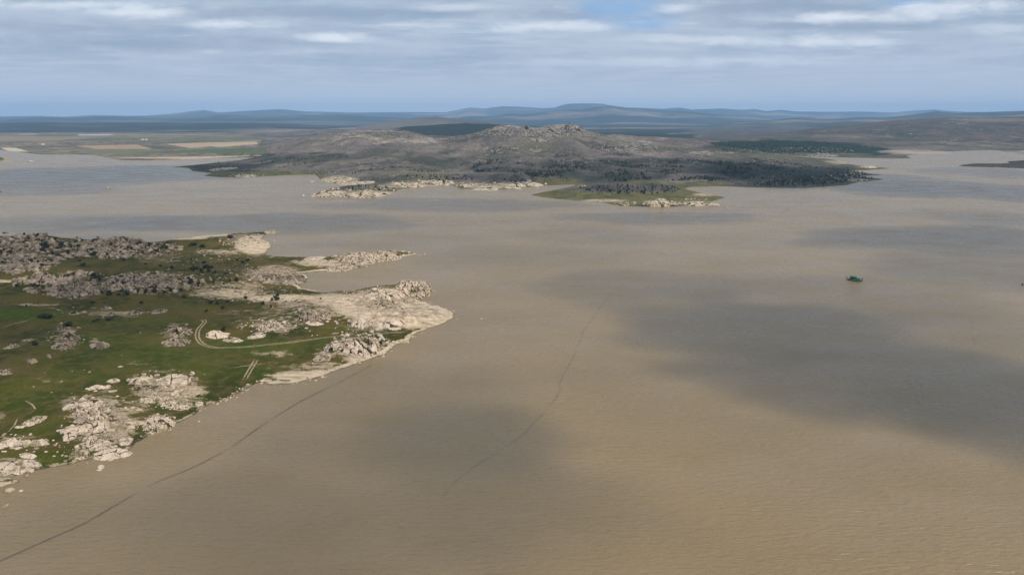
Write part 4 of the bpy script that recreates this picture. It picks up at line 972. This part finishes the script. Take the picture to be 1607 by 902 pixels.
MB().box(-3.5, .7, -2.0, 2.5, 3.1, 3.28).build('roof', M_GR, c_)
MB().box(-2.4, -1.5, -1.76, -1.703, .95, 2.7, 0).build('door', M_DK, c_)
MB().box(-.9, .0, -1.76, -1.703, 1.7, 2.5, 0).build('window', M_DK, c_)
MB().box(1.3, 3.9, -1.2, 2.2, .9, 2.3).build('pump_housing', M_GR, raft)
rl = MB()
for (a0, b0, a1, b1) in ((-5, -3.1, 5, -3.1), (-5, 3.1, 5, 3.1), (-5, -3.1, -5, 3.1), (5, -3.1, 5, 3.1)):
    for zz in (1.4, 1.9): rl.cyl((a0, b0, zz), (a1, b1, zz), .05, 6)
    for k in range(6): rl.cyl((a0+(a1-a0)*k/5, b0+(b1-b0)*k/5, .9), (a0+(a1-a0)*k/5, b0+(b1-b0)*k/5, 1.93), .05, 6)
rl.build('railing', M_GR, raft)
for a, b_ in ((-5.6, -2.9), (5.6, -2.9), (-5.6, 2.9), (5.6, 2.9)):
    MB().cyl((a, b_, -1.5), (a, b_, 3.2), .22, 10).build('post', M_ST, raft)
x, y = at(1604.5, 447)
by_ = bpy.data.objects.new('buoy', None); sc.collection.objects.link(by_); by_.location = (x, y, 0)
tag(by_, 'small dark buoy on the water at the right frame edge', 'buoy')
bb = bmesh.new(); bmesh.ops.create_uvsphere(bb, u_segments=16, v_segments=10, radius=.75)
me = bpy.data.meshes.new('float'); bb.to_mesh(me); bb.free(); me.materials.append(M_DK); o = bpy.data.objects.new('float', me); o.location.z = .2; o.parent = by_; sc.collection.objects.link(o)
MB().cyl((0, 0, .8), (0, 0, 1.7), .08, 8).build('mast', M_DK, by_)
x, y = at(0.5, 301.5)
w_ = water_rock(0.5, 301.3, 5, 3, 'tiny dark rock in the water at the left frame edge', var=3); w_.data = BM_[('n', 3)]

# bird gliding high over the water
bird = bmesh.new()
def bird_mesh():
    rows = [(-.26, .012, .006), (-.16, .05, .02), (-.02, .075, .06), (.10, .055, .055), (.18, .035, .035), (.24, .038, .036), (.28, .018, .016), (.315, .004, .004)]
    vs = []
    for xx, w__, h__ in rows:
        vs.append([bird.verts.new((xx, w__*math.cos(k*math.pi/4), h__*math.sin(k*math.pi/4))) for k in range(8)])
    for i in range(len(rows)-1):
        for k in range(8): bird.faces.new((vs[i][k], vs[i][(k+1) % 8], vs[i+1][(k+1) % 8], vs[i+1][k]))
    bird.faces.new(vs[0][::-1]); bird.faces.new(vs[-1])
    for s_ in (1, -1):
        k0 = 0 if s_ > 0 else 4
        prev = [vs[3][k0], vs[2][k0]]
        lo_ = None
        for (yy, xf, xb, z) in ((.25, .13, -.10, .06), (.45, .10, -.09, .08), (.62, .02, -.07, .05), (.72, -.06, -.09, .03)):
            cur = [bird.verts.new((xf, s_*yy, z)), bird.verts.new((xb, s_*yy, z))]
            bird.faces.new((prev[0], prev[1], cur[1], cur[0]) if s_ > 0 else (prev[0], cur[0], cur[1], prev[1])); prev = cur
    a = [bird.verts.new((-.40, .09, 0)), bird.verts.new((-.40, -.09, 0))]
    bird.faces.new((vs[0][0], vs[0][4], a[1], a[0]))
bird_mesh(); me = bpy.data.meshes.new('bird'); bird.to_mesh(me); bird.free(); me.materials.append(M_DK)
o = bpy.data.objects.new('bird', me); sc.collection.objects.link(o)
so = o.modifiers.new('thickness', 'SOLIDIFY'); so.thickness = .012
xb, zb = at_depth(881, 118, 420); o.location = (xb, 420, zb); o.rotation_euler = (math.radians(12), 0, math.radians(20)); o.scale = (1.1, 1.1, 1.1)
tag(o, 'tiny dark bird gliding in the sky above the hills', 'bird')

# far white farm buildings
def house(px, py, w_, Y, label):
    x, z = at_depth(px, py, Y); z = max(0, z)
    if Y < 3390: z = float(hfar(x, Y))
    r = bpy.data.objects.new('farmhouse', None); sc.collection.objects.link(r); r.location = (x, Y, z-1); r.rotation_euler[2] = px % 1.3
    h = w_*.35
    MB().box(-w_/2, w_/2, -w_*.3, w_*.3, 0, h+1, 0).build('wall', M_WH, r)
    me = bpy.data.meshes.new('roof'); a, b_, zz = w_/2+.5, w_*.3+.5, h+1.02
    me.from_pydata([(-a, -b_, zz), (a, -b_, zz), (a, b_, zz), (-a, b_, zz), (-a, 0, zz+w_*.14), (a, 0, zz+w_*.14)], [], [(0, 1, 5, 4), (2, 3, 4, 5), (0, 4, 3), (1, 2, 5), (3, 2, 1, 0)])
    me.materials.append(M_RF); o = bpy.data.objects.new('roof', me); o.parent = r; sc.collection.objects.link(o)
    tag(r, label, 'house')
def plain_y(px, py):
    x, y = at(px, py, 12); return y
house(224, 219.5, 13, plain_y(224, 219.5), 'left one of two tiny white farm buildings on the left plain')
house(229.5, 219.6, 11, plain_y(229, 219.6), 'right one of two tiny white farm buildings on the left plain')
house(67, 224.5, 14, plain_y(67, 224.5), 'tiny white building on the plain above the left sandbank')

# ------------------------------------------------------------------ clouds that throw the shadows on the water
m = bpy.data.materials.new('cloud_vapour'); m.use_nodes = True; t = m.node_tree; t.nodes.clear()
CM = {}
def cloudmat(dens):
    k = round(dens, 5)
    if k in CM: return CM[k]
    m = bpy.data.materials.new('cloud_vapour'); m.use_nodes = True; t = m.node_tree; t.nodes.clear()
    pv = t.nodes.new('ShaderNodeVolumePrincipled'); pv.inputs['Density'].default_value = dens; pv.inputs['Color'].default_value = (.95, .96, 1, 1); pv.inputs['Anisotropy'].default_value = .3
    ou = t.nodes.new('ShaderNodeOutputMaterial'); t.links.new(pv.outputs[0], ou.inputs['Volume']); CM[k] = m; return m
CV, CF = ico(5)
CLOUDS = [ # px, py, rx, ry, optical depth, rotation
 (1360,600,330,64,1.8,-.1),(1570,660,190,86,1.6,-.1),(1180,520,240,50,1.6,-.08),(1590,600,110,50,.8,-.1),(1420,540,330,60,.5,-.05),(1000,455,180,34,.6,0),(1330,470,260,44,.5,0),(1540,430,180,34,.7,0),(1500,378,260,24,1.4,0),(1560,345,120,16,.7,0),
 (730,690,150,60,1.1,.1),(640,660,230,90,.35,.1),(820,800,210,80,.5,.05),(560,800,330,110,.35,.0),
 (400,350,290,15,1.25,0),(130,352,200,15,.8,0),(180,275,260,17,1.8,0),(60,300,130,10,.9,0),(1040,342,160,10,1.0,0),(700,322,200,11,.9,0),(820,405,170,22,.18,0),(640,380,160,14,.2,0),(930,372,120,14,.3,0),
 (1250,282,210,18,1.8,0),(1480,300,200,18,1.6,0),(1560,272,120,9,.8,0),
 (40,410,260,44,.8,0),(100,500,250,48,.85,0),(260,440,150,36,.6,0),(60,560,190,38,.45,0),(300,880,560,120,.35,0)]
CALT = 1450.0
for i, (px, py, rx, ry, tau, rot) in enumerate(CLOUDS):
    x, y = at(px, py); dep = y*cp+CAMZ*sp
    a = rx*dep/F; y1 = at(px, py-ry)[1]; y0 = at(px, py+ry)[1]; b_ = (y1-y0)/2; y = (y1+y0)/2; x = (px-W/2)/F*(y*cp+CAMZ*sp)
    c_ = np.clip(.22*min(a, b_), 25, 140)
    k = (CALT)/SUN.z
    n = fbm(CV[:, 0]*1.6+i*9, CV[:, 1]*1.6+CV[:, 2]*.8, 1.0, 4, .55)
    v = CV*(1+.5*n)[:, None]*np.array([a, b_, c_])
    o = mesh_obj('clouds', v, CF, cloudmat(tau/(2*c_/SUN.z)*1.15))
    o.location = (x+SUN.x*k, y+SUN.y*k, CALT); o.rotation_euler[2] = rot
    tag(o, kind='stuff'); o['label'] = 'flat grey fair-weather cloud drifting above the reservoir'

# ------------------------------------------------------------------ haze: one closed box of air
m = bpy.data.materials.new('haze_air'); m.use_nodes = True; t = m.node_tree; t.nodes.clear()
pv = t.nodes.new('ShaderNodeVolumePrincipled'); pv.inputs['Density'].default_value = 5.2e-5; pv.inputs['Color'].default_value = (.40, .66, 1, 1)
ou = t.nodes.new('ShaderNodeOutputMaterial'); t.links.new(pv.outputs[0], ou.inputs['Volume'])
hz = MB().box(-31000, 31000, -2600, 31500, -12, 640, 0).build('haze', m); tag(hz, kind='stuff')
